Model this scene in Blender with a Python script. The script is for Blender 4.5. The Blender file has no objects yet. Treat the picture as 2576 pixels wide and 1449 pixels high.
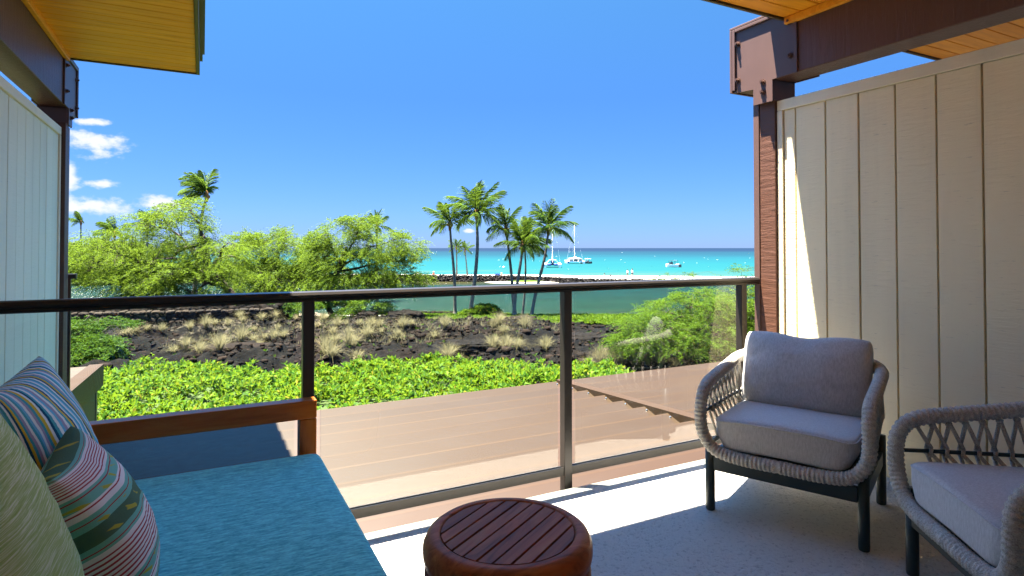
import bpy, bmesh, math, random
import numpy as np
from mathutils import Vector, Matrix, Euler
random.seed(7); RNG = np.random.RandomState(11)
SC = bpy.context.scene; COL = SC.collection
# ---------------------------------------------------------------- camera
YAW = math.radians(27.4); TILT = math.radians(1.0); FPX = 1502.0; EYE = 1.27
cam_d = bpy.data.cameras.new('camera'); cam = bpy.data.objects.new('camera', cam_d); COL.objects.link(cam)
cam.location = (0, 0, EYE); cam.rotation_euler = (math.pi/2 + TILT, 0, -YAW)
cam_d.sensor_width = 36; cam_d.lens = 36*FPX/2576; cam_d.shift_y = -0.0492
cam_d.clip_start = 0.02; cam_d.clip_end = 90000
SC.camera = cam
# ---------------------------------------------------------------- sun and sky
SUN = Vector((0.17, -0.14, -1.0)).normalized()
sun_d = bpy.data.lights.new('sun', 'SUN'); sun = bpy.data.objects.new('sun', sun_d); COL.objects.link(sun)
sun_d.energy = 5.0; sun_d.angle = math.radians(0.5); sun_d.color = (1.0, 0.925, 0.80)
sun.rotation_euler = SUN.to_track_quat('-Z', 'Y').to_euler(); sun.location = (-5, 5, 40)
SC.view_settings.view_transform = 'Standard'; SC.view_settings.look = 'None'
SC.view_settings.gamma = 1.0; SC.view_settings.use_curve_mapping = False
SC.view_settings.exposure = 3.45
SC.cycles.max_bounces = 16; SC.cycles.diffuse_bounces = 8; SC.cycles.transparent_max_bounces = 24
SKY_STRENGTH = 0.081
def px_dir(px):
    return YAW + math.atan((px-1288)/FPX)
def px_el(px, py):
    xn = (px-1288)/FPX
    return math.atan((624-py)/FPX/math.sqrt(1+xn*xn))
world = bpy.data.worlds.new('World'); SC.world = world; world.use_nodes = True
wt = world.node_tree; wt.nodes.clear()
def wn(t, **kw):
    n = wt.nodes.new(t)
    for k, v in kw.items(): setattr(n, k, v)
    return n
def wmath(op, a, b=None, c=None):
    n = wn('ShaderNodeMath', operation=op)
    for i, x in enumerate((a, b, c)):
        if x is None: continue
        if isinstance(x, (int, float)): n.inputs[i].default_value = x
        else: wt.links.new(x, n.inputs[i])
    return n.outputs[0]
sky = wn('ShaderNodeTexSky', sky_type='NISHITA')
sky.sun_disc = False; sky.sun_elevation = math.asin(-SUN.z); sky.sun_rotation = math.atan2(-SUN.x, -SUN.y)
sky.altitude = 0; sky.air_density = 1.0; sky.dust_density = 0.0; sky.ozone_density = 4.0
tc = wn('ShaderNodeTexCoord'); sep = wn('ShaderNodeSeparateXYZ'); wt.links.new(tc.outputs['Generated'], sep.inputs[0])
az = wmath('ARCTAN2', sep.outputs[0], sep.outputs[1]); el = wmath('ARCSINE', sep.outputs[2])
cmb = wn('ShaderNodeCombineXYZ'); wt.links.new(wmath('MULTIPLY', az, 26), cmb.inputs[0]); wt.links.new(wmath('MULTIPLY', el, 42), cmb.inputs[1])
cn = wn('ShaderNodeTexNoise'); cn.inputs['Scale'].default_value = 1.0; cn.inputs['Detail'].default_value = 9; cn.inputs['Roughness'].default_value = 0.6
wt.links.new(cmb.outputs[0], cn.inputs['Vector'])
cover = None
for (bx, by, hw, hh) in ((232, 362, 95, 42), (160, 440, 55, 42), (252, 462, 60, 15), (225, 518, 140, 30), (400, 512, 85, 24), (215, 304, 60, 13),
                         (1182, 581, 15, 6), (60, 500, 110, 40)):
    a0, e0 = px_dir(bx), px_el(bx, by)
    wa = abs(px_dir(bx+hw)-a0); we = abs(px_el(bx, by-hh)-e0)
    dx = wmath('MULTIPLY', wmath('SUBTRACT', az, a0), 1/wa); dy = wmath('MULTIPLY', wmath('SUBTRACT', el, e0), 1/we)
    d = wmath('SQRT', wmath('ADD', wmath('MULTIPLY', dx, dx), wmath('MULTIPLY', dy, dy)))
    b = wmath('SUBTRACT', 1.0, d)
    cover = b if cover is None else wmath('MAXIMUM', cover, b)
cover = wmath('ADD', cover, wmath('MULTIPLY', wmath('SUBTRACT', cn.outputs[0], 0.515), 3.0))
mr = wn('ShaderNodeMapRange', interpolation_type='SMOOTHSTEP'); wt.links.new(cover, mr.inputs[0])
mr.inputs[1].default_value = 0.0; mr.inputs[2].default_value = 0.75; mr.inputs[3].default_value = 0; mr.inputs[4].default_value = 0.95
hs = wn('ShaderNodeHueSaturation'); hs.inputs['Saturation'].default_value = 1.2; hs.inputs['Value'].default_value = 1.0
wt.links.new(sky.outputs[0], hs.inputs['Color'])
mixc = wn('ShaderNodeMix', data_type='RGBA'); wt.links.new(mr.outputs[0], mixc.inputs[0])
tint = wn('ShaderNodeValToRGB'); wt.links.new(wmath('MULTIPLY', el, 1/math.radians(40)), tint.inputs[0])
for e_, (p_, c_) in zip([tint.color_ramp.elements[0], tint.color_ramp.elements[1], tint.color_ramp.elements.new(.35)], ((0.0, (.055, .092, .235, 1)), (1.0, (.095, .135, .20, 1)), (.35, (.112, .154, .212, 1)))):
    e_.position = p_; e_.color = c_
e_ = tint.color_ramp.elements.new(.62); e_.color = (.19, .24, .25, 1)
tm = wn('ShaderNodeMix', data_type='RGBA', blend_type='MULTIPLY'); tm.inputs[0].default_value = 1.0
wt.links.new(hs.outputs[0], tm.inputs[6]); wt.links.new(tint.outputs[0], tm.inputs[7]); wt.links.new(tm.outputs[2], mixc.inputs[6]); mixc.inputs[7].default_value = (1.17, 1.2, 1.24, 1)
bg = wn('ShaderNodeBackground'); bg.inputs[1].default_value = SKY_STRENGTH; wt.links.new(mixc.outputs[2], bg.inputs[0])
wo = wn('ShaderNodeOutputWorld'); wt.links.new(bg.outputs[0], wo.inputs[0])

# ---------------------------------------------------------------- measuring helpers (camera-aligned ground frame)
RV = Vector((math.cos(YAW), -math.sin(YAW), 0)); FV = Vector((math.sin(YAW), math.cos(YAW), 0))
def W(u, v, z):                      # u metres to the right, v metres forward, z above the balcony floor
    p = RV*u + FV*v; return Vector((p.x, p.y, z))
def PD(px, py, v):                   # the place at forward distance v that is sighted at (px, py)
    return W((px-1288)/FPX*v, v, EYE - (py-624)/FPX*v)
# ---------------------------------------------------------------- noise
_T = np.random.RandomState(3).rand(256, 256)
def vnoise(x, y, s=0):
    x = np.asarray(x, float)+s*17.3; y = np.asarray(y, float)+s*9.7
    xi = np.floor(x).astype(int); yi = np.floor(y).astype(int); fx = x-xi; fy = y-yi
    fx = fx*fx*(3-2*fx); fy = fy*fy*(3-2*fy)
    g = lambda a, b: _T[a & 255, b & 255]
    return (g(xi, yi)*(1-fx)+g(xi+1, yi)*fx)*(1-fy)+(g(xi, yi+1)*(1-fx)+g(xi+1, yi+1)*fx)*fy
def fbm(x, y, o=4, s=0):
    r = 0; a = .5; n = 0
    for i in range(o):
        r = r+a*vnoise(x*2**i, y*2**i, s+i); n += a; a *= .5
    return r/n
# ---------------------------------------------------------------- materials
class M:
    def __init__(self, name):
        self.m = bpy.data.materials.new(name); self.m.use_nodes = True; self.t = self.m.node_tree
        self.t.nodes.clear(); self.out = self.n('ShaderNodeOutputMaterial')
    def n(self, t, ins=None, **kw):
        n = self.t.nodes.new(t)
        for k, v in kw.items(): setattr(n, k, v)
        for k, v in (ins or {}).items(): self.set(n.inputs[k], v)
        return n
    def set(self, s, v):
        if hasattr(v, 'is_output') or hasattr(v, 'links') and not isinstance(v, (int, float, tuple)): self.t.links.new(v, s)
        else:
            if isinstance(v, tuple) and len(v) == 3 and s.type == 'RGBA': v = v+(1,)
            s.default_value = v
    def math(self, op, a, b=0.0):
        return self.n('ShaderNodeMath', {0: a, 1: b}, operation=op).outputs[0]
    def pos(self, kind='world', scale=(1, 1, 1), rot=(0, 0, 0)):
        if kind == 'world': o = self.n('ShaderNodeNewGeometry').outputs['Position']
        else: o = self.n('ShaderNodeTexCoord').outputs['Object']
        mp = self.n('ShaderNodeMapping'); mp.inputs['Scale'].default_value = scale; mp.inputs['Rotation'].default_value = rot
        self.t.links.new(o, mp.inputs[0]); return mp.outputs[0]
    def noise(self, vec, scale=1.0, detail=4, rough=.55, dist=0.0):
        return self.n('ShaderNodeTexNoise', {'Vector': vec, 'Scale': scale, 'Detail': detail, 'Roughness': rough, 'Distortion': dist}).outputs[0]
    def ramp(self, f, stops, interp='LINEAR'):
        r = self.n('ShaderNodeValToRGB', {0: f}); cr = r.color_ramp; cr.interpolation = interp
        while len(cr.elements) < len(stops): cr.elements.new(0.5)
        for e, (p, c) in zip(cr.elements, stops):
            e.position = p; e.color = c+(1,) if len(c) == 3 else c
        return r.outputs[0]
    def mix(self, f, a, b, mode='MIX'):
        m = self.n('ShaderNodeMix', data_type='RGBA', blend_type=mode)
        self.set(m.inputs[0], f); self.set(m.inputs[6], a); self.set(m.inputs[7], b); return m.outputs[2]
    def dim(self, c, k=.415): return self.mix(1.0, c, (k, k, k), 'MULTIPLY')
    def rnd(self): return self.n('ShaderNodeObjectInfo').outputs['Random']
    def bump(self, h, strength=.3, dist=.01):
        return self.n('ShaderNodeBump', {'Height': h, 'Strength': strength, 'Distance': dist}).outputs[0]
    def bsdf(self, color, rough=.6, normal=None, spec=.5, metal=0.0, coat=0.0, **extra):
        b = self.n('ShaderNodeBsdfPrincipled', {'Base Color': color, 'Roughness': rough, 'Metallic': metal, 'Specular IOR Level': spec, 'Coat Weight': coat})
        if normal is not None: self.set(b.inputs['Normal'], normal)
        for k, v in extra.items(): self.set(b.inputs[k], v)
        return b.outputs[0]
    def done(self, surf):
        self.t.links.new(surf, self.out.inputs[0]); return self.m
MT = {}
def plain(name, color, rough=.5, spec=.4, metal=0.0, var=.08, sc=6.0):
    m = M(name); f = m.noise(m.pos('obj'), sc, 3)
    c = m.mix(f, tuple(x*(1-var) for x in color), tuple(min(1, x*(1+var)) for x in color))
    MT[name] = m.done(m.bsdf(c, rough, spec=spec, metal=metal)); return MT[name]
def painted_wood(name, color, gscale, bump=.5, rough=.55, var=.06, flecks=True, spec=.35):
    m = M(name); p = m.pos('world', gscale)
    g = m.noise(p, 1.0, 6, .65, .6); big = m.noise(m.pos('world'), .9, 3)
    v = m.mix(m.rnd(), tuple(x*(1-var) for x in color), tuple(x*(1+var) for x in color))
    v = m.mix(m.math('MULTIPLY', big, .16), v, tuple(x*.72 for x in color))
    stv = m.ramp(m.noise(m.pos('world', (5, 5, .5)), 1.0, 5, .6), [(.5, (0, 0, 0)), (.8, (.30, .30, .30))]); v = m.mix(stv, v, tuple(x*.62 for x in color))
    if flecks:
        fl = m.ramp(m.noise(m.pos('world', tuple(s*1.7 for s in gscale)), 1.3, 3, .6), [(.66, (0, 0, 0)), (.74, (1, 1, 1))])
        v = m.mix(m.math('MULTIPLY', fl, .45), v, tuple(x*.4 for x in color))
    MT[name] = m.done(m.bsdf(v, rough, m.bump(g, bump, .006), spec=spec)); return MT[name]
painted_wood('cream_paint_skylit', (.80, .75, .53), (7, 7, 60), .4, var=.03)  # cream paint once more, with the left wall's sky light put into its colour
painted_wood('cream_paint', (.83, .71, .46), (7, 7, 60), .55)
painted_wood('cream_trim', (.79, .70, .50), (6, 6, 30), .4, flecks=False)
painted_wood('brown_beam', (.120, .058, .040), (34, 34, 3.5), .9, .45, var=.1)
painted_wood('brown_post', (.105, .046, .027), (6, 6, 40), .8, .5)
def soffit_mat():
    m = M('soffit_wood'); g = m.noise(m.pos('world', (2.2, 28, 28)), 1.0, 5, .6, .8)
    c = m.ramp(g, [(.25, (.72, .27, .012)), (.55, (.95, .42, .022)), (.8, (1.0, .50, .04))])
    c = m.mix(m.math('MULTIPLY', m.rnd(), .45), c, (.70, .25, .012))
    MT['soffit_wood'] = m.done(m.bsdf(c, .4, m.bump(g, .1, .003), spec=.4)); 
soffit_mat()
plain('plate_brown', (.112, .064, .052), .45, .4, var=.12, sc=9)
plain('bolt_metal', (.14, .075, .055), .4, .5, .6, var=.25, sc=60)
plain('rivet_metal', (.75, .74, .72), .25, .5, 1.0)
plain('olive_fascia', (.09, .075, .04), .5)
plain('rail_bronze', (.030, .026, .023), .32, .5, .25, var=.2, sc=20)
plain('dark_support', (.03, .025, .022), .5)
def roof_mat(name='metal_roof', k=.275):
    m = M(name); f = m.noise(m.pos('world', (1.2, 3, 3)), 1.4, 5)
    c = m.mix(f, (.104, .047, .009), (.124, .058, .012)); c = m.mix(m.math('MULTIPLY', m.rnd(), .5), c, (.076, .034, .007))
    sp = m.ramp(m.noise(m.pos('world'), 38, 2), [(.72, (0, 0, 0)), (.76, (1, 1, 1))])
    c = m.mix(m.math('MULTIPLY', sp, .25), c, (.06, .04, .03)); st = m.noise(m.pos('world', (.9, 2.6, 1)), 1.2, 6, .65); c = m.mix(m.ramp(st, [(.45, (0, 0, 0)), (.75, (.35, .35, .35))]), c, (.13, .085, .055))
    MT[name] = m.done(m.bsdf(m.dim(c, k), .5, spec=.35))
roof_mat(); roof_mat('roof_trim_lit_edge', .36)  # lighter roof colour for cap and fascia, and for sunlit panel edges painted in
def concrete():
    m = M('textured_concrete'); p = m.pos('world')
    a = m.noise(p, 52, 5, .65, .4); b = m.noise(p, 150, 3, .6); l = m.noise(p, 1.6, 4)
    c = m.mix(l, (.78, .75, .68), (.86, .83, .76))
    wear = m.noise(p, .8, 6, .7); c = m.mix(m.ramp(wear, [(.42, (0, 0, 0)), (.70, (.4, .4, .4))]), c, (.52, .49, .43))
    pit = m.ramp(a, [(.34, (1, 1, 1)), (.46, (0, 0, 0))]); c = m.mix(m.math('MULTIPLY', pit, .62), c, (.42, .40, .36))
    h = m.math('ADD', a, m.math('MULTIPLY', b, .45))
    MT['textured_concrete'] = m.done(m.bsdf(c, .75, m.bump(h, 1.0, .045), spec=.3))
concrete()
def wood(name, dark, mid, light, gs, rough=.3, coat=.3):
    m = M(name); g = m.noise(m.pos('obj', gs), 1.0, 6, .62, 1.2); f = m.noise(m.pos('obj', tuple(s*4 for s in gs)), 1.0, 3)
    c = m.ramp(g, [(.25, dark), (.5, mid), (.75, light)]); c = m.mix(m.math('MULTIPLY', m.rnd(), .5), c, dark)
    c = m.mix(m.math('MULTIPLY', f, .35), c, dark)
    MT[name] = m.done(m.bsdf(c, rough, m.bump(f, .25, .003), spec=.09, coat=coat, **{'Coat Roughness': .12}))
wood('table_wood', (.13, .036, .013), (.42, .118, .034), (.56, .21, .065), (3, 26, 26), .42, .03)
wood('bench_wood', (.28, .075, .011), (.46, .13, .018), (.58, .20, .036), (2.5, 24, 24), .3, .3)
wood('bench_wood_upright', (.28, .075, .014), (.44, .14, .022), (.55, .21, .04), (24, 24, 3), .3, .4)
def fabric(name, c1, c2, sc1, sc2, bump=.4, rough=.85, seam=None):
    m = M(name); a = m.noise(m.pos('obj', sc1), 1.0, 3, .6); b = m.noise(m.pos('obj', sc2), 1.0, 2)
    f = m.math('ADD', m.math('MULTIPLY', a, .65), m.math('MULTIPLY', b, .35))
    c = m.ramp(f, [(.36, c1), (.62, c2)])
    w1 = m.n('ShaderNodeTexWave', {'Vector': m.pos('obj'), 'Scale': 120.0}, wave_type='BANDS', bands_direction='DIAGONAL').outputs[1]
    MT[name] = m.done(m.bsdf(c, rough, m.bump(m.math('ADD', f, m.math('MULTIPLY', w1, .35)), bump, .004), spec=.15, **{'Sheen Weight': .25}))
fabric('blue_fabric', (.018, .36, .41), (.20, .80, .78), (24, 110, 110), (90, 200, 200), .6)
fabric('grey_fabric', (.38, .37, .355), (.53, .52, .505), (150, 150, 40), (300, 300, 300), .3)
def pillow_mats():
    m = M('blue_stripe_fabric'); s = m.n('ShaderNodeSeparateXYZ', {0: m.n('ShaderNodeAttribute', attribute_name='weave').outputs['Vector']})
    n = m.noise(m.pos('obj', (60, 300, 300)), 1, 2); t = m.math('ADD', m.math('MULTIPLY', s.outputs[1], 3.3), m.math('MULTIPLY', n, .012))
    t = m.math('FRACT', m.math('ADD', t, 5.1))
    W_, T_, B_, N_, Y_, V_ = (.74, .78, .72), (.07, .36, .40), (.16, .47, .62), (.010, .08, .14), (.66, .46, .04), (.36, .32, .40)
    seq = [W_, B_, T_, W_, N_, Y_, T_, V_, W_, T_, B_, W_, V_, T_, Y_, W_, N_, T_, W_, B_, V_, W_, T_, Y_, N_, W_, B_, T_]
    r = m.ramp(t, [(i/len(seq), c) for i, c in enumerate(seq)], 'CONSTANT')
    MT['blue_stripe_fabric'] = m.done(m.bsdf(r, .9, m.bump(m.noise(m.pos('obj', (90, 400, 400)), 1, 2), .3, .003), spec=.1))
    m = M('ikat_band_fabric'); s = m.n('ShaderNodeSeparateXYZ', {0: m.n('ShaderNodeAttribute', attribute_name='weave').outputs['Vector']})
    z = m.math('FRACT', m.math('ADD', m.math('MULTIPLY', s.outputs[2], 4.6), 5.46))
    R_, W_, G_, K_ = (.38, .055, .06), (.82, .76, .72), (.19, .48, .38), (.09, .17, .10)
    st = [(0, G_), (.10, R_), (.115, G_), (.15, W_)]
    for i in range(7): st += [(.19+i*.046, R_), (.19+i*.046+.018, W_)]
    st += [(.53, G_), (.555, R_), (.57, G_), (.62, K_), (.78, G_), (.84, R_), (.855, G_), (.90, W_), (.96, R_), (.975, W_)]
    base = m.ramp(z, st, 'CONSTANT')
    ch = m.n('ShaderNodeTexWave', {'Vector': m.pos('obj', (1, 9, 22)), 'Scale': 1.0, 'Distortion': 3.0, 'Detail': 1.0}, wave_type='BANDS', bands_direction='DIAGONAL').outputs[1]
    blotch = m.math('MULTIPLY', m.ramp(ch, [(.80, (0, 0, 0)), (.86, (1, 1, 1))]), m.ramp(m.noise(m.pos('obj', (1, 16, 40)), 1, 1), [(.48, (0, 0, 0)), (.52, (1, 1, 1))]))
    band = m.ramp(z, [(0, (1, 1, 1)), (.09, (0, 0, 0)), (.63, (1, 1, 1)), (.82, (0, 0, 0))], 'CONSTANT')
    c = m.mix(m.math('MULTIPLY', blotch, band), base, (.46, .42, .06))
    MT['ikat_band_fabric'] = m.done(m.bsdf(c, .9, m.bump(m.noise(m.pos('obj', (300, 300, 300)), 1, 2), .4, .003), spec=.1))
    m = M('green_slub_fabric'); a = m.noise(m.pos('obj', (8, 10, 420)), 1, 4, .7); b = m.noise(m.pos('obj', (3, 3, 3)), 1, 2)
    c = m.ramp(a, [(.36, (.34, .44, .12)), (.5, (.48, .57, .22)), (.60, (.72, .74, .48))])
    MT['green_slub_fabric'] = m.done(m.bsdf(c, .9, m.bump(a, .5, .004), spec=.1))
    plain('tan_fabric', (.42, .30, .17), .9, .1, sc=80)
pillow_mats()
def rope_mat():
    m = M('grey_rope'); p = m.pos('obj'); a = m.noise(p, 260, 3, .6); b = m.noise(p, 40, 2)
    c = m.ramp(m.math('ADD', m.math('MULTIPLY', a, .7), m.math('MULTIPLY', b, .3)), [(.34, (.26, .24, .205)), (.55, (.48, .45, .39)), (.7, (.58, .55, .475))])
    MT['grey_rope'] = m.done(m.bsdf(c, .9, m.bump(a, .6, .004), spec=.1))
rope_mat()
plain('green_black_metal', (.028, .040, .038), .38, .5, .2)
def glass_mat():
    m = M('railing_glass'); fr = m.n('ShaderNodeFresnel', {'IOR': 1.5}).outputs[0]
    tr = m.n('ShaderNodeBsdfTransparent', {'Color': (.95, .985, .965)}).outputs[0]; gl = m.n('ShaderNodeBsdfGlossy', {'Color': (1, 1, 1), 'Roughness': .0}).outputs[0]
    ff = m.math('MULTIPLY', m.math('MULTIPLY', fr, 1.25), m.math('SUBTRACT', 1.0, m.n('ShaderNodeNewGeometry').outputs['Backfacing'])); mx = m.n('ShaderNodeMixShader', {0: ff, 1: tr, 2: gl}); MT['railing_glass'] = m.done(mx.outputs[0])
    m = M('dark_door_glass'); MT['dark_door_glass'] = m.done(m.bsdf((.02, .025, .025), .05, spec=.5))
glass_mat()
plain('bounce_drape', (.72, .70, .65), .9, .1); plain('house_wall_paint', (.74, .68, .55), .7)
# --- landscape materials
def leaf_mat(name, dark, mid, light, trans=.4, patch=1.2, rough=.45):
    m = M(name); r = m.n('ShaderNodeNewGeometry').outputs['Random Per Island']; n = m.noise(m.pos('world'), patch, 3)
    f = m.math('ADD', m.math('MULTIPLY', r, .55), m.math('MULTIPLY', n, .5))
    c = m.ramp(f, [(.25, dark), (.55, mid), (.85, light)])
    if name == 'naupaka_leaf': c = m.mix(m.ramp(r, [(.955, (0, 0, 0)), (.96, (1, 1, 1))], 'CONSTANT'), c, (.42, .36, .03))
    c = m.dim(c); d = m.bsdf(c, max(rough, .6), spec=.10); t = m.n('ShaderNodeBsdfTranslucent', {'Color': m.mix(.5, c, tuple(x*.95 for x in light))}).outputs[0]
    MT[name] = m.done(m.n('ShaderNodeMixShader', {0: trans, 1: d, 2: t}).outputs[0])
leaf_mat('naupaka_leaf', (.035, .12, .004), (.115, .28, .007), (.30, .42, .024), .35, 1.6)
leaf_mat('mesquite_leaf', (.05, .11, .008), (.15, .275, .016), (.27, .40, .030), .4, .7)
leaf_mat('bush_leaf', (.075, .15, .007), (.13, .26, .012), (.21, .33, .025), .45, 1.0)
leaf_mat('shrub_leaf', (.035, .10, .006), (.065, .16, .009), (.12, .21, .018), .35, 1.2)
leaf_mat('cover_leaf', (.065, .15, .006), (.12, .24, .008), (.20, .30, .018), .35, .6)
leaf_mat('far_leaf', (.06, .12, .008), (.12, .21, .012), (.19, .27, .02), .35, .2)
leaf_mat('palm_leaf', (.030, .10, .010), (.070, .185, .016), (.20, .31, .03), .4, .5, .4)
leaf_mat('dry_grass_blade', (.28, .23, .09), (.40, .34, .155), (.52, .47, .28), .3, .6, .7)
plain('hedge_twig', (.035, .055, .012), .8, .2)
def bark(name, a, b, zs):
    m = M(name); g = m.noise(m.pos('world', (5, 5, zs)), 1.0, 5, .65, .5)
    MT[name] = m.done(m.bsdf(m.ramp(g, [(.3, a), (.7, b)]), .85, m.bump(g, .7, .03), spec=.2))
bark('palm_bark', (.055, .048, .042), (.22, .195, .165), 9)
bark('mesquite_bark', (.018, .014, .011), (.075, .058, .044), 3)
plain('palm_fibre', (.20, .10, .035), .9, .1, var=.4, sc=20)
plain('coconut_husk', (.16, .13, .03), .6)
def lava():
    m = M('lava_ground'); p = m.pos('world')
    a = m.noise(p, 2.6, 8, .68); b = m.noise(p, 14, 5, .7); l = m.noise(p, .35, 4)
    dark = m.ramp(a, [(.30, (.003, .0028, .0027)), (.5, (.0095, .0083, .0078)), (.72, (.028, .024, .021))])
    rust = m.ramp(l, [(.5, (0, 0, 0)), (.68, (1, 1, 1))]); dark = m.mix(m.math('MULTIPLY', rust, m.math('MULTIPLY', b, .5)), dark, (.050, .026, .016))
    at = m.n('ShaderNodeAttribute', attribute_name='sandy').outputs['Fac']
    sf = m.ramp(m.math('ADD', at, m.math('MULTIPLY', m.math('SUBTRACT', a, .5), 1.1)), [(.45, (0, 0, 0)), (.6, (1, 1, 1))])
    sand = m.mix(b, (.16, .125, .085), (.30, .25, .18))
    c = m.mix(sf, dark, sand)
    h = m.math('ADD', a, m.math('MULTIPLY', b, .4))
    MT['lava_ground'] = m.done(m.bsdf(m.dim(c), .85, m.bump(h, 1.0, .12), spec=.06))
    m = M('lava_stone'); p = m.pos('obj'); a = m.noise(p, 5, 6, .7); r = m.rnd(); isl = m.n('ShaderNodeNewGeometry').outputs['Random Per Island']
    c = m.ramp(a, [(.3, (.004, .0036, .0033)), (.55, (.016, .0138, .0125)), (.8, (.05, .041, .035))])
    c = m.mix(m.math('MULTIPLY', m.math('MULTIPLY', r, isl), .8), c, (.075, .045, .03))
    MT['lava_stone'] = m.done(m.bsdf(m.dim(c), .85, m.bump(a, .9, .05), spec=.06))
    m = M('wall_stone'); p = m.pos('obj'); a = m.noise(p, 6, 6, .7); r = m.rnd()
    c = m.ramp(r, [(0, (.030, .022, .017)), (.4, (.06, .040, .028)), (.75, (.10, .065, .043)), (1, (.13, .10, .075))])
    c = m.mix(m.ramp(a, [(.35, (1, 1, 1)), (.6, (0, 0, 0))]), c, (.03, .023, .019))
    MT['wall_stone'] = m.done(m.bsdf(m.dim(c), .85, m.bump(a, .8, .04), spec=.15))
    m = M('breakwater_stone'); isl = m.n('ShaderNodeNewGeometry').outputs['Random Per Island']
    c = m.ramp(isl, [(0, (.007, .006, .006)), (.55, (.026, .023, .022)), (.8, (.055, .048, .044)), (1, (.13, .115, .10))])
    MT['breakwater_stone'] = m.done(m.bsdf(m.dim(c), .8, spec=.15))
lava()
def sand_mat():
    m = M('beach_sand'); n = m.noise(m.pos('world'), .5, 5)
    MT['beach_sand'] = m.done(m.bsdf(m.mix(n, (.42, .38, .31), (.50, .46, .39)), .9, spec=.15))
    m = M('shore_grass'); n = m.noise(m.pos('world'), .6, 5)
    MT['shore_grass'] = m.done(m.bsdf(m.dim(m.ramp(n, [(.3, (.06, .12, .01)), (.6, (.12, .19, .016)), (.8, (.2, .2, .06))])), .9, spec=.1))
sand_mat()
def water_mats():
    rot = (0, 0, YAW)
    m = M('lagoon_water'); p = m.pos('world', (1, 1, 1), rot)       # rotated so that y runs from the shore to the breakwater
    s = m.n('ShaderNodeSeparateXYZ', {0: p}); v = s.outputs[1]
    n1 = m.noise(m.pos('world', (.05, .11, .1), rot), 1, 4, .6); n2 = m.noise(m.pos('world', (.28, 1.0, 1), rot), 1, 5, .6, .4)
    t = m.n('ShaderNodeMapRange', {0: v, 1: 55.0, 2: 118.0}).outputs[0]
    c = m.ramp(m.math('ADD', t, m.math('MULTIPLY', m.math('SUBTRACT', n1, .5), .55)), [(0, (.034, .052, .012)), (.22, (.010, .044, .024)), (.6, (.002, .038, .036)), (.88, (.003, .036, .040)), (.97, (.045, .042, .008))])
    c = m.mix(m.math('MULTIPLY', m.ramp(n2, [(.42, (1, 1, 1)), (.58, (0, 0, 0))]), .75), c, (.006, .020, .012))
    w = m.noise(m.pos('world', (1.1, 3.0, 1), rot), 1, 4, .6, .5)
    nb = m.bump(w, 1.0, .22); MT['lagoon_water'] = m.done(m.n('ShaderNodeMixShader', {0: .04, 1: m.n('ShaderNodeBsdfDiffuse', {'Color': m.dim(c), 'Normal': nb}).outputs[0], 2: m.n('ShaderNodeBsdfGlossy', {'Color': (1, 1, 1), 'Roughness': .25, 'Normal': nb}).outputs[0]}).outputs[0])
    m = M('sea_water'); p = m.pos('world', (1, 1, 1), rot); s = m.n('ShaderNodeSeparateXYZ', {0: p}); v = s.outputs[1]
    t = m.n('ShaderNodeMapRange', {0: m.math('LOGARITHM', v, 10.0), 1: 2.15, 2: 3.35}).outputs[0]
    n1 = m.noise(m.pos('world', (.004, .018, .1), rot), 1, 5, .6); n2 = m.noise(m.pos('world', (.03, .16, .1), rot), 1, 4, .6)
    f = m.math('ADD', t, m.math('MULTIPLY', m.math('SUBTRACT', n1, .5), .24)); f = m.math('ADD', f, m.math('MULTIPLY', m.math('SUBTRACT', n2, .5), .20))
    c = m.ramp(f, [(0, (.035, .125, .118)), (.07, (.005, .115, .128)), (.24, (.001, .104, .128)), (.40, (.0006, .080, .115)), (.54, (.0005, .052, .088)), (.70, (.0005, .044, .080)), (.84, (.0005, .024, .066)), (1, (.0005, .020, .060))])
    w = m.noise(m.pos('world', (.25, .7, 1), rot), 1, 4, .6)
    nb = m.bump(w, .6, .4); MT['sea_water'] = m.done(m.n('ShaderNodeMixShader', {0: .025, 1: m.n('ShaderNodeBsdfDiffuse', {'Color': m.dim(c), 'Normal': nb}).outputs[0], 2: m.n('ShaderNodeBsdfGlossy', {'Color': (1, 1, 1), 'Roughness': .4, 'Normal': nb}).outputs[0]}).outputs[0])
    MT['foam'] = plain('foam', (.85, .88, .88), .8, .1)
water_mats()
plain('white_gelcoat', (.80, .80, .78), .3, .5, var=.03); plain('boat_blue', (.01, .05, .22), .5); plain('boat_dark', (.035, .04, .045), .4)
plain('boat_window', (.10, .10, .10), .2); plain('boat_tan', (.42, .27, .10), .6); plain('alloy', (.72, .73, .74), .35, .5, .5)
for nm, c in (('skin', (.42, .24, .16)), ('hair_dark', (.02, .015, .012)), ('cloth_white', (.75, .75, .74)), ('cloth_navy', (.012, .02, .05)), ('cloth_black', (.012, .012, .013)),
              ('cloth_red', (.35, .08, .05)), ('chair_blue', (.02, .06, .22)), ('kayak_purple', (.13, .06, .42)), ('hat_straw', (.5, .38, .2))): plain(nm, c, .8, .2)
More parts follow.
